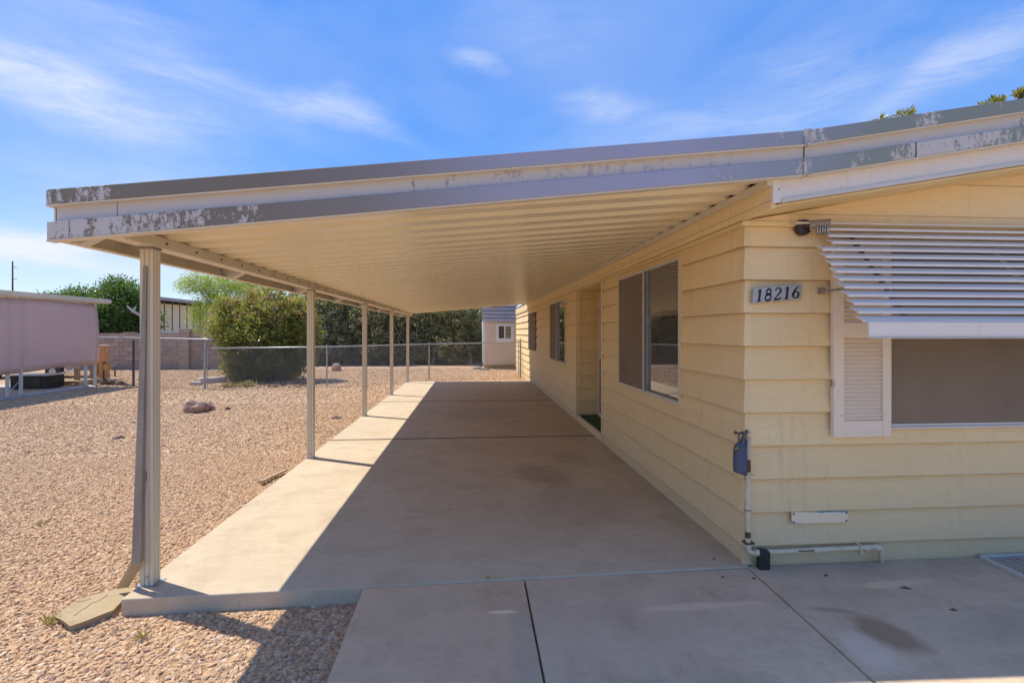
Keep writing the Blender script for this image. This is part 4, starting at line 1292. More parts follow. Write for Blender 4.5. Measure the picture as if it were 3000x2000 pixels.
m.build('kick_out', simple('pale_tan_metal', (0.42, 0.33, 0.22), (0.36, 0.28, 0.18), .5, scale=8), ds)  # kick-out is a paler tan metal than the pipe
box(-2.026, -1.978, 3.196, 3.219, .645, .70).build('strap', GREY_METAL, ds)
MB().tube((-2.0, 3.19, .672), (-2.0, 3.195, .672), .006, 8).build('screw', DARK_STEEL, ds)

# ------------------------------------------------------------------ broken slab, rocks, small ground things
zt2 = -.055
pts = [(495, 885), (560, 838), (640, 780), (720, 738), (860, 705), (1040, 650), (1120, 660), (1060, 735), (1005, 790), (960, 838), (860, 876), (730, 928), (620, 965), (570, 925)]
pp = [atZ(p[0] / 2.94 * .784, (1500 + p[1] / 2.94) * .784, zt2) for p in pts]
m = MB(); n = len(pp)
m.add([(p.x, p.y, zt2) for p in pp] + [(p.x, p.y, ZG - .03) for p in pp], [tuple(range(n))[::-1], tuple(range(n, 2 * n))] + [(i, i + n, (i + 1) % n + n, (i + 1) % n) for i in range(n)])
fs = m.build('broken_slab', OLDCONC, None, bevel=.012)
tag(fs, 'broken yellowish concrete slab wedged against the front left corner of the carport floor', 'slab')
ck = [((640, 890), (700, 842)), ((700, 842), (735, 826)), ((735, 826), (790, 780)), ((790, 780), (850, 762)), ((850, 762), (925, 712)), ((650, 772), (720, 764)), ((720, 764), (780, 742))]
m = MB()
for a, b in ck:
    p = atZ(a[0] / 2.94 * .784, (1500 + a[1] / 2.94) * .784, zt2); q = atZ(b[0] / 2.94 * .784, (1500 + b[1] / 2.94) * .784, zt2)
    bar(m, p, q, .0035, .002, -.0005)
m.build('crack', DARKGAP, fs)

p = atZ(598, 1108, ZG + .03); q = atZ(654, 1082, ZG + .03)
m = MB(); bar(m, p, q, .05, .02, 0)
tag(m.build('wood_offcut', WOOD, None), 'thin weathered board lying in the gravel along the sunlit slab edge', 'board')


def rock(name, u, v, size, m_, seed, label, amp=.25):
    p = atZ(u, v, ZG); p.y += size[1] * .3
    o = rock_mesh(name, m_, (p.x, p.y, ZG - .01), size, seed, amp=amp)
    return tag(o, label, 'rock')


rock('boulder', 444, 948, (.44, .40, .27), ROCKRED, 3, 'large pinkish boulder in the open gravel beyond the first post', .16)
rock('boulder', 474, 943, (.25, .25, .19), ROCKRED, 8, 'broken reddish rock leaning on the right of the large pinkish boulder', .3)
rock('rock', 521, 941, (.11, .08, .07), ROCKDARK, 5, 'small dark rock alone right of the large boulder', .3)
rock('boulder', 771, 852, (.42, .35, .34), ROCKRED, 12, 'round brown boulder behind the wire fence before the flowering hedge', .1)
rock('rock', 1097, 848, (.42, .25, .13), ROCKGREY, 21, 'flat grey rock at the corner of the small shed, left of the other', .2)
rock('rock', 1114, 850, (.44, .22, .11), ROCKGREY, 23, 'flat grey rock lying before the front of the small shed', .2)
for i, (u, v, s, l) in enumerate([(243, 884, .34, 'largest dark rock in the row beside the tan meter pedestal'), (272, 885, .22, 'mid brown rock in the middle of the row between pedestal and dark fence post'),
                                  (290, 886, .14, 'small dark rock next to the dark fence post foot, inner one'), (302, 887, .12, 'smallest dark rock right at the dark fence post foot')]):
    rock('rock', u, v, (s * 1.3, s, s * .65), ROCKDARK, 30 + i, l, .25)
for i, (u, v, s, l) in enumerate([(272, 1007, .10, 'brown stone lump in sunlit gravel left of the front post'), (262, 1009, .07, 'tiny brown stone left of the stone lump in the sunlit gravel'),
                                  (772, 962, .12, 'dark stone in the gravel between the second and third posts'), (304, 971, .07, 'small stone in the gravel close behind the front post'),
                                  (62, 1040, .05, 'lone dark stone in the far left gravel')]):
    rock('rock', u, v, (s * 1.5, s, s * .5), ROCKDARK, 50 + i, l, .3)

# loose concrete pieces by the fence corner
p = atZ(470, 884, ZG)
a = MB(); a.hexa([(p.x - .32, p.y + .35, ZG), (p.x + .25, p.y + .9, ZG), (p.x + .0, p.y + 1.15, ZG), (p.x - .55, p.y + .6, ZG), (p.x - .32, p.y + .35, ZG + .17), (p.x + .25, p.y + .9, ZG + .17), (p.x, p.y + 1.15, ZG + .17), (p.x - .55, p.y + .6, ZG + .17)])
tag(a.build('concrete_block', NEIGHPAD, None, bevel=.01), 'longer grey concrete block lying just behind the fence corner post', 'concrete block')
a = box(p.x - .42, p.x - .12, p.y - .06, p.y + .14, ZG, ZG + .10)
tag(a.build('concrete_block', NEIGHPAD, None, bevel=.01), 'small grey concrete block at the foot of the fence corner post', 'concrete block')

# dry leaves on the walk
for i, (u, v, ln, rot, lab) in enumerate([(2080, 1350, .05, -.3, 'curled brown leaf in the middle of the right walk panel'), (1897, 1321, .03, .2, 'brown leaf near the wall pipe end'), (1752 - 20, 1333 - 5, .025, .1, 'brown leaf on the walk just before the black block'),
                                          (2190, 1400, .03, -.4, 'dark leaf scrap on the right walk panel below the mesh panel'), (1640, 1283, .02, .5, 'leaf scrap on the carport floor by the house corner'), (1660, 1325, .022, .1, 'leaf scrap on the walk left of the wall joint')]):
    p = atZ(u, v, -.009 if v > 1300 else .002)
    ln *= .7
    d = Vector((math.cos(rot), math.sin(rot), 0)); s = Vector((-d.y, d.x, 0))
    z = Vector((0, 0, 1))
    m = MB(); m.add([p - d * ln, p + s * ln * .22 + z * .010, p + d * ln, p - s * ln * .3 + z * .002, p - d * ln - z * .0015, p + s * ln * .3 + z * .0045, p + d * ln - z * .0015, p - s * ln * .3 + z * .0005],
                    [(0, 3, 2, 1), (4, 5, 6, 7), (0, 1, 5, 4), (1, 2, 6, 5), (2, 3, 7, 6), (3, 0, 4, 7)])
    tag(m.build('dry_leaf', DRYLEAF, None), lab, 'leaf')


# weeds
def weed(u, v, r, n, mat_, label, h=.06, zz=ZG):
    p = atZ(u, v, zz)
    P = np.zeros((n, 3)); P[:, :2] = RNG.normal(size=(n, 2)) * r * .45
    D = RNG.normal(size=(n, 3)) * .6; D[:, 2] = np.abs(D[:, 2]) + .5
    V, F, t = leaf_cloud(P, D, h, h * .07, RNG)
    o = np_mesh('weed', V, F, mat_, None, t); o.location = (p.x, p.y, zz + .005)
    return tag(o, label, 'weed')


weed(118, 1432, .05, 40, WEED, 'yellow green weed tuft at the left tip of the broken slab')
weed(98, 1208, .04, 22, WEED, 'pale green weed tuft alone in the open gravel at the far left')
weed(325, 1468, .03, 18, WEED, 'thin green weed in the front gravel right of the broken slab')
weed(338, 1330, .06, 60, WEED, 'dry grass tuft beside the front post foot', .08)
weed(1119, 1330, .015, 30, LEAF_LIGHT, 'tiny green weed sprouting in the joint between carport floor and walk', .02, -.01)
weed(566, 888, .18, 160, WEED, 'dry weed clump below the oleander, right of the fence corner', .2)
weed(525, 890, .16, 110, WEED, 'smaller dry weed clump nearest the fence corner post', .17)


# litter of dead leaves under the oleander
P = np.zeros((500, 3)); P[:, 0] = RNG.uniform(-7.6, -4.8, 500); P[:, 1] = RNG.uniform(15.2, 16.8, 500); P[:, 2] = ZG + .03
D = RNG.normal(size=(500, 3)); D[:, 2] *= .15
V, F, t = leaf_cloud(P, D, .09, .016, RNG)
tag(np_mesh('leaf_litter', V, F, DRYLEAF, None, t), kind='stuff')


# ------------------------------------------------------------------ chain link fences
def wire_mesh(A, B, z0a, z1a, z0b, z1b, pitch=.075, r=.0017):
    """diamond netting between two uprights, A and B in plan"""
    A = Vector(A); B = Vector(B); L = (B - A).length; d = (B - A) / L
    H = max(z1a - z0a, z1b - z0b); m = MB()
    def P(s, h):
        f = s / L; q = A + d * s
        return Vector((q.x, q.y, (z0a + (z0b - z0a) * f) + h))
    k = -H
    nrm = Vector((-d.y, d.x)) * r
    while k < L:
        for sg in (1, -1):
            s0, h0, s1, h1 = (k, 0, k + H, H) if sg == 1 else (k, H, k + H, 0)
            if s0 < 0: h0 += (0 - s0) * sg; s0 = 0
            if s1 > L: h1 -= (s1 - L) * sg; s1 = L
            if s1 - s0 < .01: continue
            p, q = P(s0, h0), P(s1, h1)
            m.tube(p, q, r, 4, cap=False)
        k += pitch
    return m


fence = thing('chain_link_fence', tuple(atZ(470.5, 893, ZG)), 'long galvanized chain link fence crossing behind the carport to the house wall', 'fence')
fb = [atZ(470.5, 893, ZG), atZ(750.7, 887, ZG), atZ(985.5, 871.4, ZG), atZ(1196.5, 866.3, ZG)]
fb[3].x = 1.74
zr_ = [atY(485, 800, fb[0].y).z, atY(750.7, 796.5, fb[1].y).z, atY(985.5, 790, fb[2].y).z, atY(1196, 785.8, fb[3].y).z]
tops = [1.36, zr_[1] + .03, zr_[2] + .03, zr_[3] + .12]
for i, p in enumerate(fb):
    r = .036 if i in (0,) else .030 if i == 3 else .024
    pst = MB().tube((p.x, p.y, ZG - .02), (p.x, p.y, tops[i]), r, 12).build('post', GALV, fence, smooth=False)
    MB().tube((p.x, p.y, tops[i] + .001), (p.x, p.y, tops[i] + .03), r * 1.1, 12, r * .4).build('cap', GALV, pst)
    if i in (0, 3):
        q = p + Vector((-.075 if i == 3 else .075, .0, 0))
        MB().tube((q.x, q.y, ZG + .02), (q.x, q.y, zr_[i] - .02), .012, 8).build('tension_bar', GALV, pst)
        for z in (.1, .35, .6, .85):
            MB().tube((p.x, p.y, z), (q.x, q.y, z), .010, 6).build('tie', GALV, pst)
st_ = fb[0].lerp(fb[1], .05)
MB().path([(st_.x, st_.y, zr_[0])] + [(fb[i].x, fb[i].y, zr_[i]) for i in (1, 2, 3)], .021, 10).build('top_rail', GALV, fence, smooth=True)
for i in range(3):
    a, b = fb[i], fb[i + 1]
    if i == 0: a = a + Vector((.075, 0, 0))
    wire_mesh((a.x, a.y), (b.x, b.y), ZG + .02, zr_[i], ZG + .02, zr_[i + 1]).build('netting', GALV, fence)

fence2 = thing('chain_link_fence', tuple(atZ(306.7, 887, ZG)), 'taller chain link fence left of the corner post running to the lilac shade screen', 'fence')
f2 = [fb[0], atZ(306.7, 887, ZG), atZ(211, 882, ZG)]
z2 = [1.335, atY(306.7, 776, f2[1].y).z, atY(211, 773.5, f2[2].y).z]
e_ = f2[0].lerp(f2[1], -.10)
MB().path([(e_.x, e_.y, 1.335), (f2[0].x + .04, f2[0].y - .05, z2[0] + .0), (f2[1].x, f2[1].y, z2[1]), (f2[2].x - .3, f2[2].y + .1, z2[2])], .021, 10).build('top_rail', GALV, fence2, smooth=True)
for i in (1, 2):
    p = f2[i]
    MB().tube((p.x, p.y, ZG - .02), (p.x, p.y, z2[i] - (.06 if i == 1 else .14)), .032 if i == 1 else .05, 10).build('post', DARK_STEEL if i == 1 else GREY_METAL, fence2)
wire_mesh((f2[0].x - .05, f2[0].y), (f2[1].x, f2[1].y), ZG + .02, z2[0] - .01, ZG + .02, z2[1] - .01, .09).build('netting', GALV, fence2)

# ------------------------------------------------------------------ concrete block wall
wy = atZ(300, 848.5, ZG).y
wall = thing('block_wall', (-14, wy, ZG), 'pinkish concrete block wall behind the wire fence', 'wall')
wx0, wxm, wx1 = atY(150, 800, wy).x, atY(414, 800, wy).x, atY(560, 800, wy).x
ztop = atY(300, 765, wy).z
BH, BWd = .2, .4
rows_n = int(round((ztop - ZG) / BH)); BH = (ztop - ZG) / rows_n
proto_b = None; cnt = 0
for r_i in range(rows_n):
    x = wx0 - (BWd / 2 if r_i % 2 else 0)
    while x < wxm - .05:
        xa = max(x, wx0); xb = min(x + BWd, wxm - .02)
        full = abs((xb - xa) - BWd) < .001
        z0 = ZG + r_i * BH
        if full and proto_b is not None:
            rep(proto_b, (xa - px_, 0, z0 - pz_)).location.y += random.uniform(-.003, .003)
        else:
            b = box(xa + .006, xb - .006, wy, wy + .15, z0 + .006, z0 + BH - .006).build('block', BLOCK, wall, bevel=.004)
            if full: proto_b = b; px_, pz_ = xa, z0
        x += BWd; cnt += 1
box(wx0, wxm - .02, wy + .012, wy + .14, ZG, ztop - .004).build('mortar_core', MORTAR, wall)
# pilaster, then the next bay set back and a little taller
pil = MB(); 
for k in range(rows_n + 1):
    z0 = ZG + k * BH
    box(wxm - .015, wxm + .38, wy - .08, wy + .28, z0 + .005, z0 + BH - .005).build('block', BLOCK, wall, bevel=.004)
box(wxm, wxm + .36, wy - .065, wy + .27, ZG, ztop + BH - .01).build('mortar_core', MORTAR, wall)
ZT2 = ztop + .14; wy2 = wy + .06
for r_i in range(rows_n):
    x = wxm + .39 - (BWd / 2 if r_i % 2 else 0)
    bh2 = (ZT2 - .10 - ZG) / rows_n
    while x < wx1 - .3:
        xa = max(x, wxm + .39); z0 = ZG + r_i * bh2
        box(xa + .006, x + BWd - .006, wy2, wy2 + .15, z0 + .006, z0 + bh2 - .006).build('block', BLOCK, wall)
        x += BWd
    if r_i == 0: xend = x
box(wxm + .39, xend, wy2 + .012, wy2 + .14, ZG, ZT2 - .11).build('mortar_core', MORTAR, wall)
x = wxm + .39
while x < xend - .1:
    box(x + .004, x + BWd - .004, wy2 - .015, wy2 + .165, ZT2 - .095, ZT2).build('cap_block', BLOCK, wall); x += BWd
x = wx0
while x < wxm - BWd:
    if 285 < (1085 + x / wy * 1210) < 330 or True:
        pass
    x += BWd
box(atY(283, 765, wy).x, atY(309, 765, wy).x, wy - .01, wy + .16, ztop + .001, ztop + .05).build('cap_block', BLOCK, wall)

# ------------------------------------------------------------------ neighbour's carport on the left with shade cloth
nb_ = thing('neighbour_carport', (-11.4, 13, ZG), 'neighbouring flat carport with a lilac shade cloth hung along its side', 'carport')
NX = -11.4
ry0, ry1 = 4.0, 16.55
MB().hexa([(-17, ry0, 2.56), (NX + .12, ry0, 2.42), (NX + .12, ry1, 2.42), (-17, ry1, 2.56), (-17, ry0, 2.70), (NX + .12, ry0, 2.56), (NX + .12, ry1, 2.56), (-17, ry1, 2.70)]).build('roof', POST_METAL, nb_)
box(NX + .121, NX + .15, ry0, ry1 + .05, 2.44, 2.55).build('gutter', POST_METAL, nb_, bevel=.004)
m = MB(); ny, nzv = 46, 10
Y0, Y1 = 4.2, 16.2
vs = []
for i in range(ny + 1):
    for j in range(nzv + 1):
        f = i / ny; g = j / nzv; y = Y0 + (Y1 - Y0) * f
        zbm = .50 + .10 * max(0, (y - 12) / 4.2) ** 1.5 + .02 * math.sin(y * 2.2); ztp = 2.415 - .05 * abs(math.sin((y - 4.2) * .62))
        vs.append((NX + .02 + .03 * math.sin(y * 1.7 + g * 2) + .05 * math.sin(g * math.pi), y, zbm + (ztp - zbm) * g))
m.add(vs, [(i * (nzv + 1) + j, (i + 1) * (nzv + 1) + j, (i + 1) * (nzv + 1) + j + 1, i * (nzv + 1) + j + 1) for i in range(ny) for j in range(nzv)])
sc = m.build('shade_cloth', LILAC, nb_, smooth=True)
sol = sc.modifiers.new('thick', 'SOLIDIFY'); sol.thickness = .004
for y in (13.25, 13.62, 15.75, 16.12, 9.4, 9.75):
    pst = MB().box(NX - .05, NX + .0, y, y + .06, ZG + .05, 2.45).build('post', WHITE_METAL, nb_)
    box(NX - .08, NX + .03, y - .03, y + .09, ZG + .03, ZG + .049).build('foot', GREY_METAL, pst)
MB().path([(NX - .02, 13.3, .05), (NX - .02, 13.7, .38)], .008, 6).build('brace', WHITE_METAL, nb_)
npad = tag(thing('neighbour_slab', (-14, 10, ZG), None, None), kind='structure')
MB().hexa([(-17.5, 3.5, ZG - .05), (NX + .12, 3.5, ZG - .05), (NX + .10, 16.25, ZG - .05), (-17.5, 17.0, ZG - .05), (-17.5, 3.5, ZG + .03), (NX + .12, 3.5, ZG + .03), (NX + .10, 16.25, ZG + .03), (-17.5, 17.0, ZG + .03)]).build('slab_panel', NEIGHPAD, npad)

# things stored under it
c = atZ(66, 893, ZG + .03)
cab = thing('storage_box', (c.x, c.y, ZG + .03), 'low black storage box with its sunlit top painted white under the neighbour shade cloth', 'box')
Wc = 1.0
box(c.x - Wc / 2, c.x + Wc / 2, c.y, c.y + .6, ZG + .04, ZG + .40).build('body', BLACK, cab, bevel=.02)
box(c.x - Wc / 2 - .02, c.x + Wc / 2 + .02, c.y - .02, c.y + .62, ZG + .401, ZG + .43).build('lit_top', WHITE_METAL, cab)  # white sheet stands in for light falling on the box top
box(c.x + .12, c.x + .30, c.y - .012, c.y - .001, ZG + .12, ZG + .32).build('latch_plate', DARKBROWN, cab)
for x in (-.42, .42):
    box(c.x + x - .04, c.x + x + .04, c.y + .05, c.y + .5, ZG + .03, ZG + .039).build('foot', BLACK, cab)
c = atZ(128, 887, ZG + .03)
pal = thing('pallet', (c.x, c.y, ZG + .03), 'pale wooden pallet lying beside the black storage box', 'pallet')
for k in range(5):
    box(c.x - .65, c.x + .65, c.y + k * .2, c.y + k * .2 + .14, ZG + .16, ZG + .182).build('deck_board', WOOD, pal)
for k in range(3):
    box(c.x - .65 + k * .6, c.x - .55 + k * .6, c.y + .001, c.y + .93, ZG + .055, ZG + .159).build('bearer', WOOD, pal)
for k in range(2):
    box(c.x - .65, c.x + .65, c.y + k * .8, c.y + k * .8 + .12, ZG + .031, ZG + .054).build('deck_board', WOOD, pal)
m = MB(); a = atZ(90, 886, ZG + .05); b = atY(176, 846, 17.2)
m.tube((a.x, a.y, .13), (b.x, b.y, b.z), .02, 8)
tag(m.build('leaning_pole', GALV, None), 'pale metal pole leaning from the pallet to a short stake', 'pole')
c = atZ(174, 886, ZG)
tag(box(c.x - .05, c.x + .06, c.y, c.y + .1, ZG, .46).build('wooden_stake', WOOD, None), 'short grey wooden stake behind the shade cloth legs', 'stake')
tr0 = thing('utility_trailer', (-15.6, 19.4, ZG), 'low tan canvas covered trailer seen under the shade cloth', 'trailer')
MB().prism([(-17.6, .32), (-14.0, .38), (-13.85, .55), (-13.9, .72), (-17.6, .72)], 'y', 18.9, 20.2).build('body', CANVAS, tr0, bevel=.03)
for x in (-16.6, -14.6):
    w_ = MB().tube((x, 18.85, .16), (x, 18.68, .16), .26, 20).build('wheel', BLACK, tr0)
    MB().tube((x, 18.679, .16), (x, 18.66, .16), .12, 14).build('hub', GALV, w_)
MB().path([(-13.9, 19.5, .36), (-13.1, 19.5, .26), (-13.1, 19.5, ZG)], .03, 8).build('drawbar', DARK_STEEL, tr0)

# utility pedestal
c = atZ(229, 872, ZG)
ped = thing('meter_pedestal', (c.x, c.y, ZG), 'tan orange electric meter pedestal beside the lilac shade cloth', 'utility box')
box(c.x - .16, c.x + .17, c.y, c.y + .22, .52, 1.07).build('meter_box', ORANGE, ped, bevel=.008)
box(c.x - .18, c.x + .19, c.y - .02, c.y + .24, 1.071, 1.09).build('cap', SHEDWHITE, ped)
box(c.x - .15, c.x + .08, c.y + .02, c.y + .2, ZG + .03, .519).build('column', ORANGE_DIRTY, ped, bevel=.006)
MB().tube((c.x + .09, c.y + .1, ZG + .03), (c.x + .09, c.y + .1, .50), .025, 10).build('conduit', BARK, ped)
MB().path([(c.x + .171, c.y + .05, .98), (c.x + .21, c.y + .03, .95), (c.x + .21, c.y + .03, .88), (c.x + .171, c.y + .05, .85)], .012, 8).build('handle', SHEDWHITE, ped)
p2 = MB().box(c.x + .14, c.x + .24, c.y + .02, c.y + .14, ZG + .03, .22).build('side_column', ORANGE_DIRTY, ped, bevel=.006)
box(c.x + .11, c.x + .30, c.y - .01, c.y + .16, .221, .46).build('side_box', ORANGE_DIRTY, ped, bevel=.02)
box(c.x - .15, c.x - .08, c.y - .03, c.y - .001, ZG + .15, .42).build('low_box', ORANGE_DIRTY, ped, bevel=.01)
a = box(c.x - .6, c.x + .55, c.y - .55, c.y + .3, ZG - .02, ZG + .029)
tag(a.build('paver', PINKSLAB, None), 'pink concrete paver under the meter pedestal', 'paver')

# ------------------------------------------------------------------ shed behind the house
shy = atZ(1112, 847, ZG).y
sx = atZ(1110, 847, ZG).x
shed = thing('shed', (sx, shy, ZG), 'small white and tan shed with blue grey shingles beyond the fence', 'shed')
zs1 = atY(1150, 737, shy).z; zs0 = atY(1150, 836.5, shy).z
SW = 2.6; SD = 3.2
box(sx + .05, sx + SW, shy + .04, shy + SD, ZG, zs0).build('base', OLDCONC, shed)
m = MB(); m.box(sx + .0, sx + SW, shy + .02, shy + SD, zs0, zs1 + .02); m.build('wall', SHEDWHITE, shed)
gab = MB(); gab.prism([(shy + .02, zs1), (shy + SD, zs1), (shy + SD - .45, zs1 + .75), (shy + SD / 2, zs1 + 1.2), (shy + .47, zs1 + .75)], 'x', sx + .001, sx + SW); gab.build('gable', SHEDWHITE, shed)
n_p = 0
xq = sx + .10
while xq < sx + SW - .05:
    box(xq, xq + .295, shy + .004, shy + .021, zs0 - .02, zs1).build('wall_panel', SHEDWALL, shed); xq += .30
box(sx - .02, sx + .098, shy - .002, shy + .019, zs0 - .04, zs1).build('corner_board', SHEDWHITE, shed)
wx_0, wx_1 = atY(1139.7, 760, shy).x, atY(1180, 760, shy).x; wz0, wz1 = atY(1150, 785.6, shy).z, atY(1150, 742.7, shy).z
gx0, gx1 = atY(1145.5, 760, shy).x, atY(1173.5, 760, shy).x; gz0, gz1 = atY(1150, 776.8, shy).z, atY(1150, 748.8, shy).z
f = MB(); y0_, y1_ = shy - .03, shy + .003
f.box(wx_0, wx_1, y0_, y1_, wz0, gz0).box(wx_0, wx_1, y0_, y1_, gz1, wz1).box(wx_0, gx0, y0_, y1_, gz0, gz1).box(gx1, wx_1, y0_, y1_, gz0, gz1)
mx_ = (gx0 + gx1) / 2
f.box(mx_ - .03, mx_ + .03, y0_ + .004, y1_, gz0, gz1)
sw = f.build('window', SHEDWHITE, shed)
box(gx0, mx_ - .03, y0_ + .018, y1_ - .002, gz0, gz1).build('pane', GLASS, sw)
box(mx_ + .03, gx1, y0_ + .018, y1_ - .002, gz0, gz1).build('pane', GLASS, sw)
# shingle courses up the steep lower slope of the roof
box(sx - .05, sx + SW, shy + .0, shy + .3, zs1 - .02, zs1 + .8).build('shade_backing', BLACK, shed)  # black sheet behind the gaps, for shade lines between shingle courses
for k in range(5):
    z0 = zs1 - .03 + k * .165; y0 = shy - .10 + k * .012
    xq = sx - .06 - (.25 if k % 2 else 0)
    while xq < sx + SW:
        xa = max(xq, sx - .06)
        m = MB(); m.add([(xa + .002, y0, z0), (xq + .498, y0, z0), (xq + .498, y0 + .03, z0 + .140), (xa + .002, y0 + .03, z0 + .140), (xa + .002, y0 + .03, z0), (xq + .498, y0 + .03, z0), (xq + .498, y0 + .05, z0 + .140), (xa + .002, y0 + .05, z0 + .140)],
                         [(0, 1, 2, 3), (7, 6, 5, 4), (0, 4, 5, 1), (1, 5, 6, 2), (2, 6, 7, 3), (3, 7, 4, 0)])
        m.build('shingle', SHINGLE, shed); xq += .5
m = MB(); m.hexa([(sx - .07, shy + .12, zs1 + .76), (sx + SW + .07, shy + .12, zs1 + .76), (sx + SW + .07, shy + SD / 2, zs1 + 1.22), (sx - .07, shy + SD / 2, zs1 + 1.22),
                  (sx - .07, shy + .12, zs1 + .80), (sx + SW + .07, shy + .12, zs1 + .80), (sx + SW + .07, shy + SD / 2, zs1 + 1.26), (sx - .07, shy + SD / 2, zs1 + 1.26)])
m.build('roof', SHINGLE, shed)


# ------------------------------------------------------------------ plants
def branchy(root, base_r, lobes, n, rad, m_, rng, name='trunk'):
    m = MB(); lobes = np.array(lobes)
    for i in range(n):
        l = lobes[rng.integers(len(lobes))]
        a = rng.uniform(0, 2 * math.pi); p0 = Vector((math.cos(a) * base_r, math.sin(a) * base_r, 0))
        tip = Vector((l[0] + rng.normal() * l[3] * .4, l[1] + rng.normal() * l[4] * .4, l[2] + rng.uniform(-.2, .6) * l[5]))
        mid = p0.lerp(tip, .45) + Vector((rng.normal() * .1, rng.normal() * .1, .25 * tip.z * .4))
        m.path([p0, p0.lerp(mid, .5) + Vector((0, 0, .1)), mid, tip], [rad, rad * .85, rad * .6, rad * .22], 6)
    c = m.build(name, m_, None)
    c.location = c.location; c.parent = root
    return c


# big pink-flowering oleander behind the fence
rng = np.random.default_rng(5)
ol_y = 17.55
oc = atY(598, 870, ol_y); ole = thing('oleander', (oc.x, ol_y, ZG), 'large pink flowering oleander bush behind the chain link fence left of the second post', 'bush')
lob = [(-.55, 0, 1.0, .62, .7, 1.0), (.55, 0, .95, .85, .8, 1.0), (-.75, .1, 1.95, .75, .7, .7), (.45, .0, 2.1, .95, .8, .75), (1.05, .2, 1.5, .62, .6, .8), (.1, -.3, 1.3, .9, .7, .9), (.05, 0, .45, 1.05, .7, .5), (1.0, .1, 2.4, .45, .5, .5), (-1.15, 0, 1.75, .38, .4, .4), (-1.0, 0, 2.45, .35, .35, .35), (-.2, 0, 2.75, .4, .4, .35), (.45, 0, 2.95, .35, .35, .3), (1.35, 0, 1.95, .4, .4, .4), (1.2, 0, .7, .4, .4, .5)]
P, D, tn, C, dd = crown_points(lob, 1900, 16, .17, rng, .35, .05, .45)
z = P[:, 2]
tn = np.clip((z - 1.2) / 2.0, 0, 1) * .55 + tn * .5
V, F, t = leaf_cloud(P, D, .14, .020, rng, tn)
ole.scale = (1.1, 1, 1)
np_mesh('foliage', V, F, LEAF_OLE, ole, t)
sel = C[(C[:, 2] > 1.9) & (C[:, 0] > -.9) & (rng.uniform(size=len(C)) < .5)]; sel2 = C[rng.uniform(size=len(C)) < .04]
sel = np.concatenate([sel, sel2])
Pf = np.repeat(sel, 14, 0) + rng.normal(size=(len(sel) * 14, 3)) * .055 + np.array([0, 0, .08])
Vf, Ff, tf = leaf_cloud(Pf, rng.normal(size=Pf.shape) + [0, 0, .5], .055, .020, rng)
np_mesh('flowers', Vf, Ff, PETAL_PINK, ole, tf)
branchy(ole, .5, lob, 34, .022, BARK, rng, 'stems')

# light green feathery tree rising behind it
tb = atY(505, 870, 19.3); ltree = thing('tree', (tb.x + .95, 19.3, ZG), 'feathery bright yellow green tree rising above the left of the pink oleander', 'tree')
lob = [(-1.15, 0, 3.35, .45, .45, .28), (-.7, 0, 3.45, .6, .5, .38), (.0, 0, 3.3, .7, .6, .45), (.6, 0, 3.45, .8, .6, .42), (1.2, 0, 3.2, .7, .5, .4), (-.35, 0, 2.8, .55, .5, .35), (.4, 0, 2.6, .7, .5, .5), (-.9, .1, 2.35, .35, .4, .25), (-.55, 0, 1.9, .4, .35, .35)]
lob = [(l[0] - .95,) + l[1:] for l in lob]
P, D, tn, C, dd = crown_points(lob, 1300, 13, .17, rng, .25, .3, .25)
V, F, t = leaf_cloud(P, D, .075, .012, rng, tn)
np_mesh('crown', V, F, LEAF_LIGHT, ltree, t)
branchy(ltree, .12, lob, 14, .026, BARK, rng, 'trunk')

# hedge of oleanders along the back
rng = np.random.default_rng(9)
protoL = [(-.6, 0, .9, 1.0, .8, 1.0), (.7, 0, .9, 1.0, .8, 1.0), (0, 0, 1.9, 1.25, .9, 1.0), (-.7, .1, 2.5, .8, .7, .8), (.7, .1, 2.65, .8, .7, .85), (0, -.25, .5, 1.2, .7, .6), (.1, 0, 3.1, .6, .5, .6)]
HY = atZ(900, 838, ZG).y + .7


def hedge_bush(loc, flowers, label, seed, density=1.0, material=LEAF_HEDGE):
    r = np.random.default_rng(seed)
    h = thing('hedge_bush', loc, label, 'bush', 'oleander bushes in the hedge behind the fence')
    P, D, tn, C, dd = crown_points(protoL, int(1100 * density), 15, .15, r, .45, .03, .7)
    V, F, t = leaf_cloud(P, D, .18, .026, r, tn)
    np_mesh('foliage', V, F, material, h, t)
    if flowers:
        sel = C[(r.uniform(size=len(C)) < flowers) & (C[:, 1] < .2) & (C[:, 2] < 2.8)]
        Pf = np.repeat(sel, 9, 0) + r.normal(size=(len(sel) * 9, 3)) * .07
        Vf, Ff, tf = leaf_cloud(Pf, r.normal(size=Pf.shape), .08, .03, r)
        np_mesh('flowers', Vf, Ff, PETAL_WHITE, h, tf)
    branchy(h, .5, protoL, 26, .03, PALEBARK if flowers else BARK, r, 'stems')
    return h


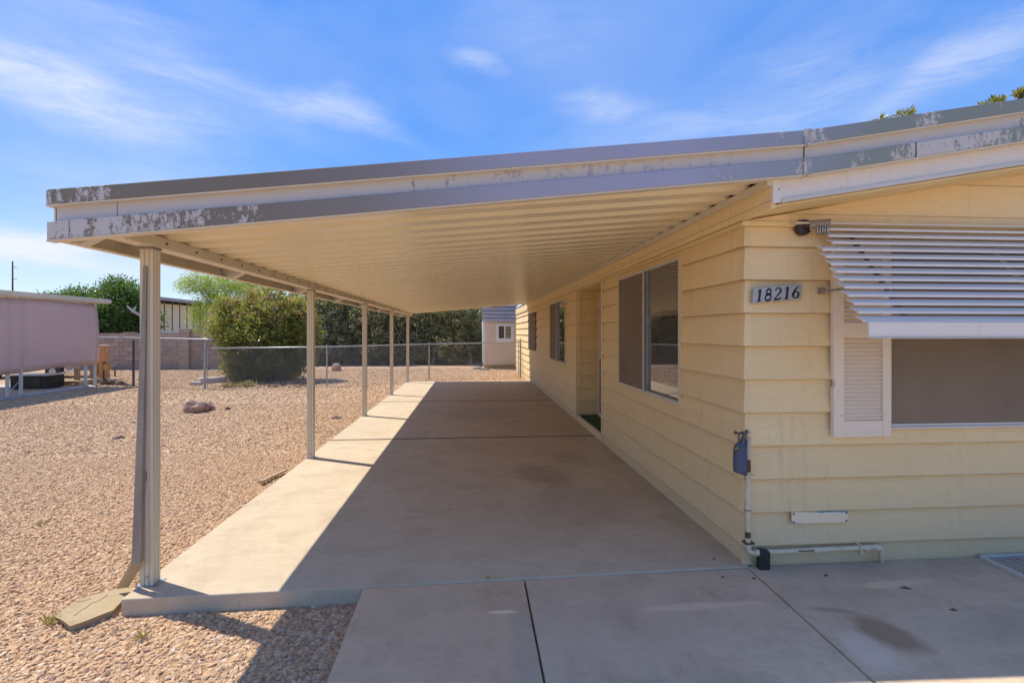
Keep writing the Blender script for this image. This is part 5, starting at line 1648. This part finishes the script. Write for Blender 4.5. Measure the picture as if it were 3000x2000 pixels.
def hx(u): return atY(u, 800, HY).x
hb = hedge_bush((hx(745), HY - .3, ZG), .30, 'oleander bush thick with white flowers, directly right of the second post', 21)
hd = hedge_bush((hx(940), HY, ZG), .08, 'dark oleander bush behind the last two carport posts', 22)
copy_thing(hb, (hx(812), HY, ZG), 2.9, (1, 1, .96), 'oleander bush with white flowers just left of the third post')
copy_thing(hd, (hx(876), HY + .2, ZG), 1.4, (1.0, 1.1, 1.05), 'dark oleander bush between the third and fourth posts')
copy_thing(hd, (hx(1003), HY + .1, ZG), 2.6, (1.05, 1, 1.0), 'dark oleander bush right of the last post above the middle fence post')
copy_thing(hd, (hx(1062), HY + .1, ZG), 4.1, (1, 1, .97), 'dark oleander bush left of the small shed')
copy_thing(hd, (hx(1108), HY + 3.2, ZG), 5.2, (1.2, 1.2, 1.25), 'grey green oleander bush behind the small shed')
copy_thing(hb, (hx(690), HY + 1.0, ZG), 4.6, (1.1, 1.1, 1.12), 'tall pale oleander bush rising behind the pink oleander')
copy_thing(hd, (hx(880), HY + 2.2, ZG), 3.4, (1.3, 1.2, 1.3), 'taller dark bush behind the middle of the hedge')
copy_thing(hd, (hx(1000), HY + 2.2, ZG), .4, (1.3, 1.2, 1.3), 'taller dark bush behind the right half of the hedge')

# dark green tree over the block wall
rng = np.random.default_rng(14)
TY = wy + 2.4
tc = atY(236, 800, TY)
ct = thing('tree', (tc.x, TY, ZG), 'dense dark green citrus like tree over the block wall, left of the front post', 'tree')
def zz_(v): return atY(236, v, TY).z - ZG
sc_ = TY / 1220
lob = [(35 * sc_, 0, zz_(715), 62 * sc_, 1.3, 1.25), (-55 * sc_, 0, zz_(735), 62 * sc_, 1.2, 1.1), (45 * sc_, 0, zz_(678), 42 * sc_, .9, .7), (-75 * sc_, 0, zz_(690), 38 * sc_, .9, .5), (-30 * sc_, 0, zz_(683), 30 * sc_, .8, .45),
       (60 * sc_, .1, zz_(735), 60 * sc_, 1.0, .9), (-10 * sc_, 0, zz_(770), 90 * sc_, 1.1, .9), (28 * sc_, 0, zz_(657), 24 * sc_, .5, .4)]
P, D, tn, C, dd = crown_points(lob, 2300, 13, .22, rng, .55, .7, .25)
tn = np.clip(tn * .6 + np.clip((P[:, 2] - 2.2) / 2.5, 0, 1) * .5, 0, 1)
V, F, t = leaf_cloud(P, D, .12, .036, rng, tn)
np_mesh('crown', V, F, LEAF_TREE, ct, t)
branchy(ct, .12, lob, 12, .07, BARK, rng, 'trunk')
a = atY(291, 702, TY - 1.6); b = atY(306, 715, TY - 1.5); c_ = atY(330, 728, TY - 1.2)
m = MB().path([a, b, c_], [.03, .06, .06], 7).path([b, atY(312, 704, TY - 1.5)], [.05, .025], 6)
o = m.build('dead_limb', PALEBARK, ct)

# patio enclosure beyond the wall
PX = -17.5
pat = thing('patio_room', (PX, 32, ZG), 'beige panelled patio room with flat roof beyond the block wall', 'building')
rise = 3.30
box(PX - 3.5, PX, 27.0, 37.0, ZG, .9).build('base_wall', SHEDWHITE, pat)
box(PX - 3.5, PX - .06, 27.0, 37.0, .9, rise - .15).build('inner_wall', STUCCO, pat)
yq = 27.0
while yq < 36.9:
    box(PX - .03, PX, yq + .06, yq + .70, 1.62, rise - .14).build('panel', PANELCREAM, pat)
    box(PX - .05, PX + .02, yq, yq + .045, .9, rise).build('mullion', GREY_METAL, pat)
    yq += .75
box(PX - .04, PX + .035, 27, 37, 1.5, 1.61).build('rail', SHEDWHITE, pat)
box(PX - 3.8, PX + .55, 26.4, 37.5, rise + .0, rise + .16).build('roof', simple('mauve_grey_metal_roof', (0.32, 0.30, 0.34), (0.27, 0.25, 0.28), .5), pat)

# hip roofed house far left, utility pole
hh = thing('neighbour_house', (-38, 44, ZG), 'distant house with brown hipped roof above the shade cloth', 'house')
box(-46, -34.6, 40, 50, ZG, 3.0).build('wall', STUCCO, hh)
m = MB(); rz = atY(60, 670, 43).z
m.add([(-46.6, 39.4, 2.9), (-33.2, 39.4, 2.9), (-33.2, 50.6, 2.9), (-46.6, 50.6, 2.9), (-42, 44, rz + .2), (-38.2, 44, rz + .2)], [(0, 1, 5, 4), (1, 2, 5), (2, 3, 4, 5), (3, 0, 4), (3, 2, 1, 0)])
m.build('roof', BROWN_ROOF, hh)
box(-40.5, -39.3, 39.93, 39.99, 1.0, 2.2).build('window', GLASS, hh)
pb = atY(29, 600, 48)
up = thing('utility_pole', (pb.x, 48, ZG), 'thin dark utility pole on the far left skyline', 'pole')
MB().tube((pb.x, 48, ZG), (pb.x, 48, pb.z), .09, 8, .05).build('pole', DARK_STEEL, up)
for v in (614, 641):
    z = atY(29, v, 48).z
    MB().path([(pb.x, 48, z), (pb.x + .35, 48, z + .02)], .025, 5).build('insulator', DARK_STEEL, up)

# tree behind the house whose tips peep over the roof
rng = np.random.default_rng(31)
bt = thing('tree', (14.2, 14.5, ZG), 'tree behind the house with only leaf tips showing above the right roof edge', 'tree')
def tip(u, v):
    q = atY(u, v, 14.5); return (q.x - 14.2, 0, q.z - ZG)
lob = []
for (u, v, r) in ((2022, 279, .10), (2062, 270, .10), (2084, 266, .15), (2270, 246, .10), (2290, 236, .14), (2344, 222, .14), (2352, 212, .12)):
    q = tip(u, v); lob.append((q[0], 0, q[2] - .0, r, r, r * .8))
big = [(-1.5, 0, 5.0, 2.0, 1.8, 1.4), (1.2, 0, 5.6, 2.2, 1.8, 1.6), (3.5, .2, 6.0, 1.8, 1.6, 1.6)]
P1, D1, t1, C1, _ = crown_points(lob, 60, 9, .08, rng, .3, .5, .6)
P2, D2, t2, C2, _ = crown_points(big, 700, 12, .3, rng, .5, .5, .5)
P = np.concatenate([P1, P2]); D = np.concatenate([D1, D2]); tn = np.concatenate([t1, t2])
V, F, t = leaf_cloud(P, D, .19, .026, rng, tn)
np_mesh('crown', V, F, LEAF_BACK, bt, t)
branchy(bt, .1, big + lob, 14, .08, BARK, rng, 'trunk')
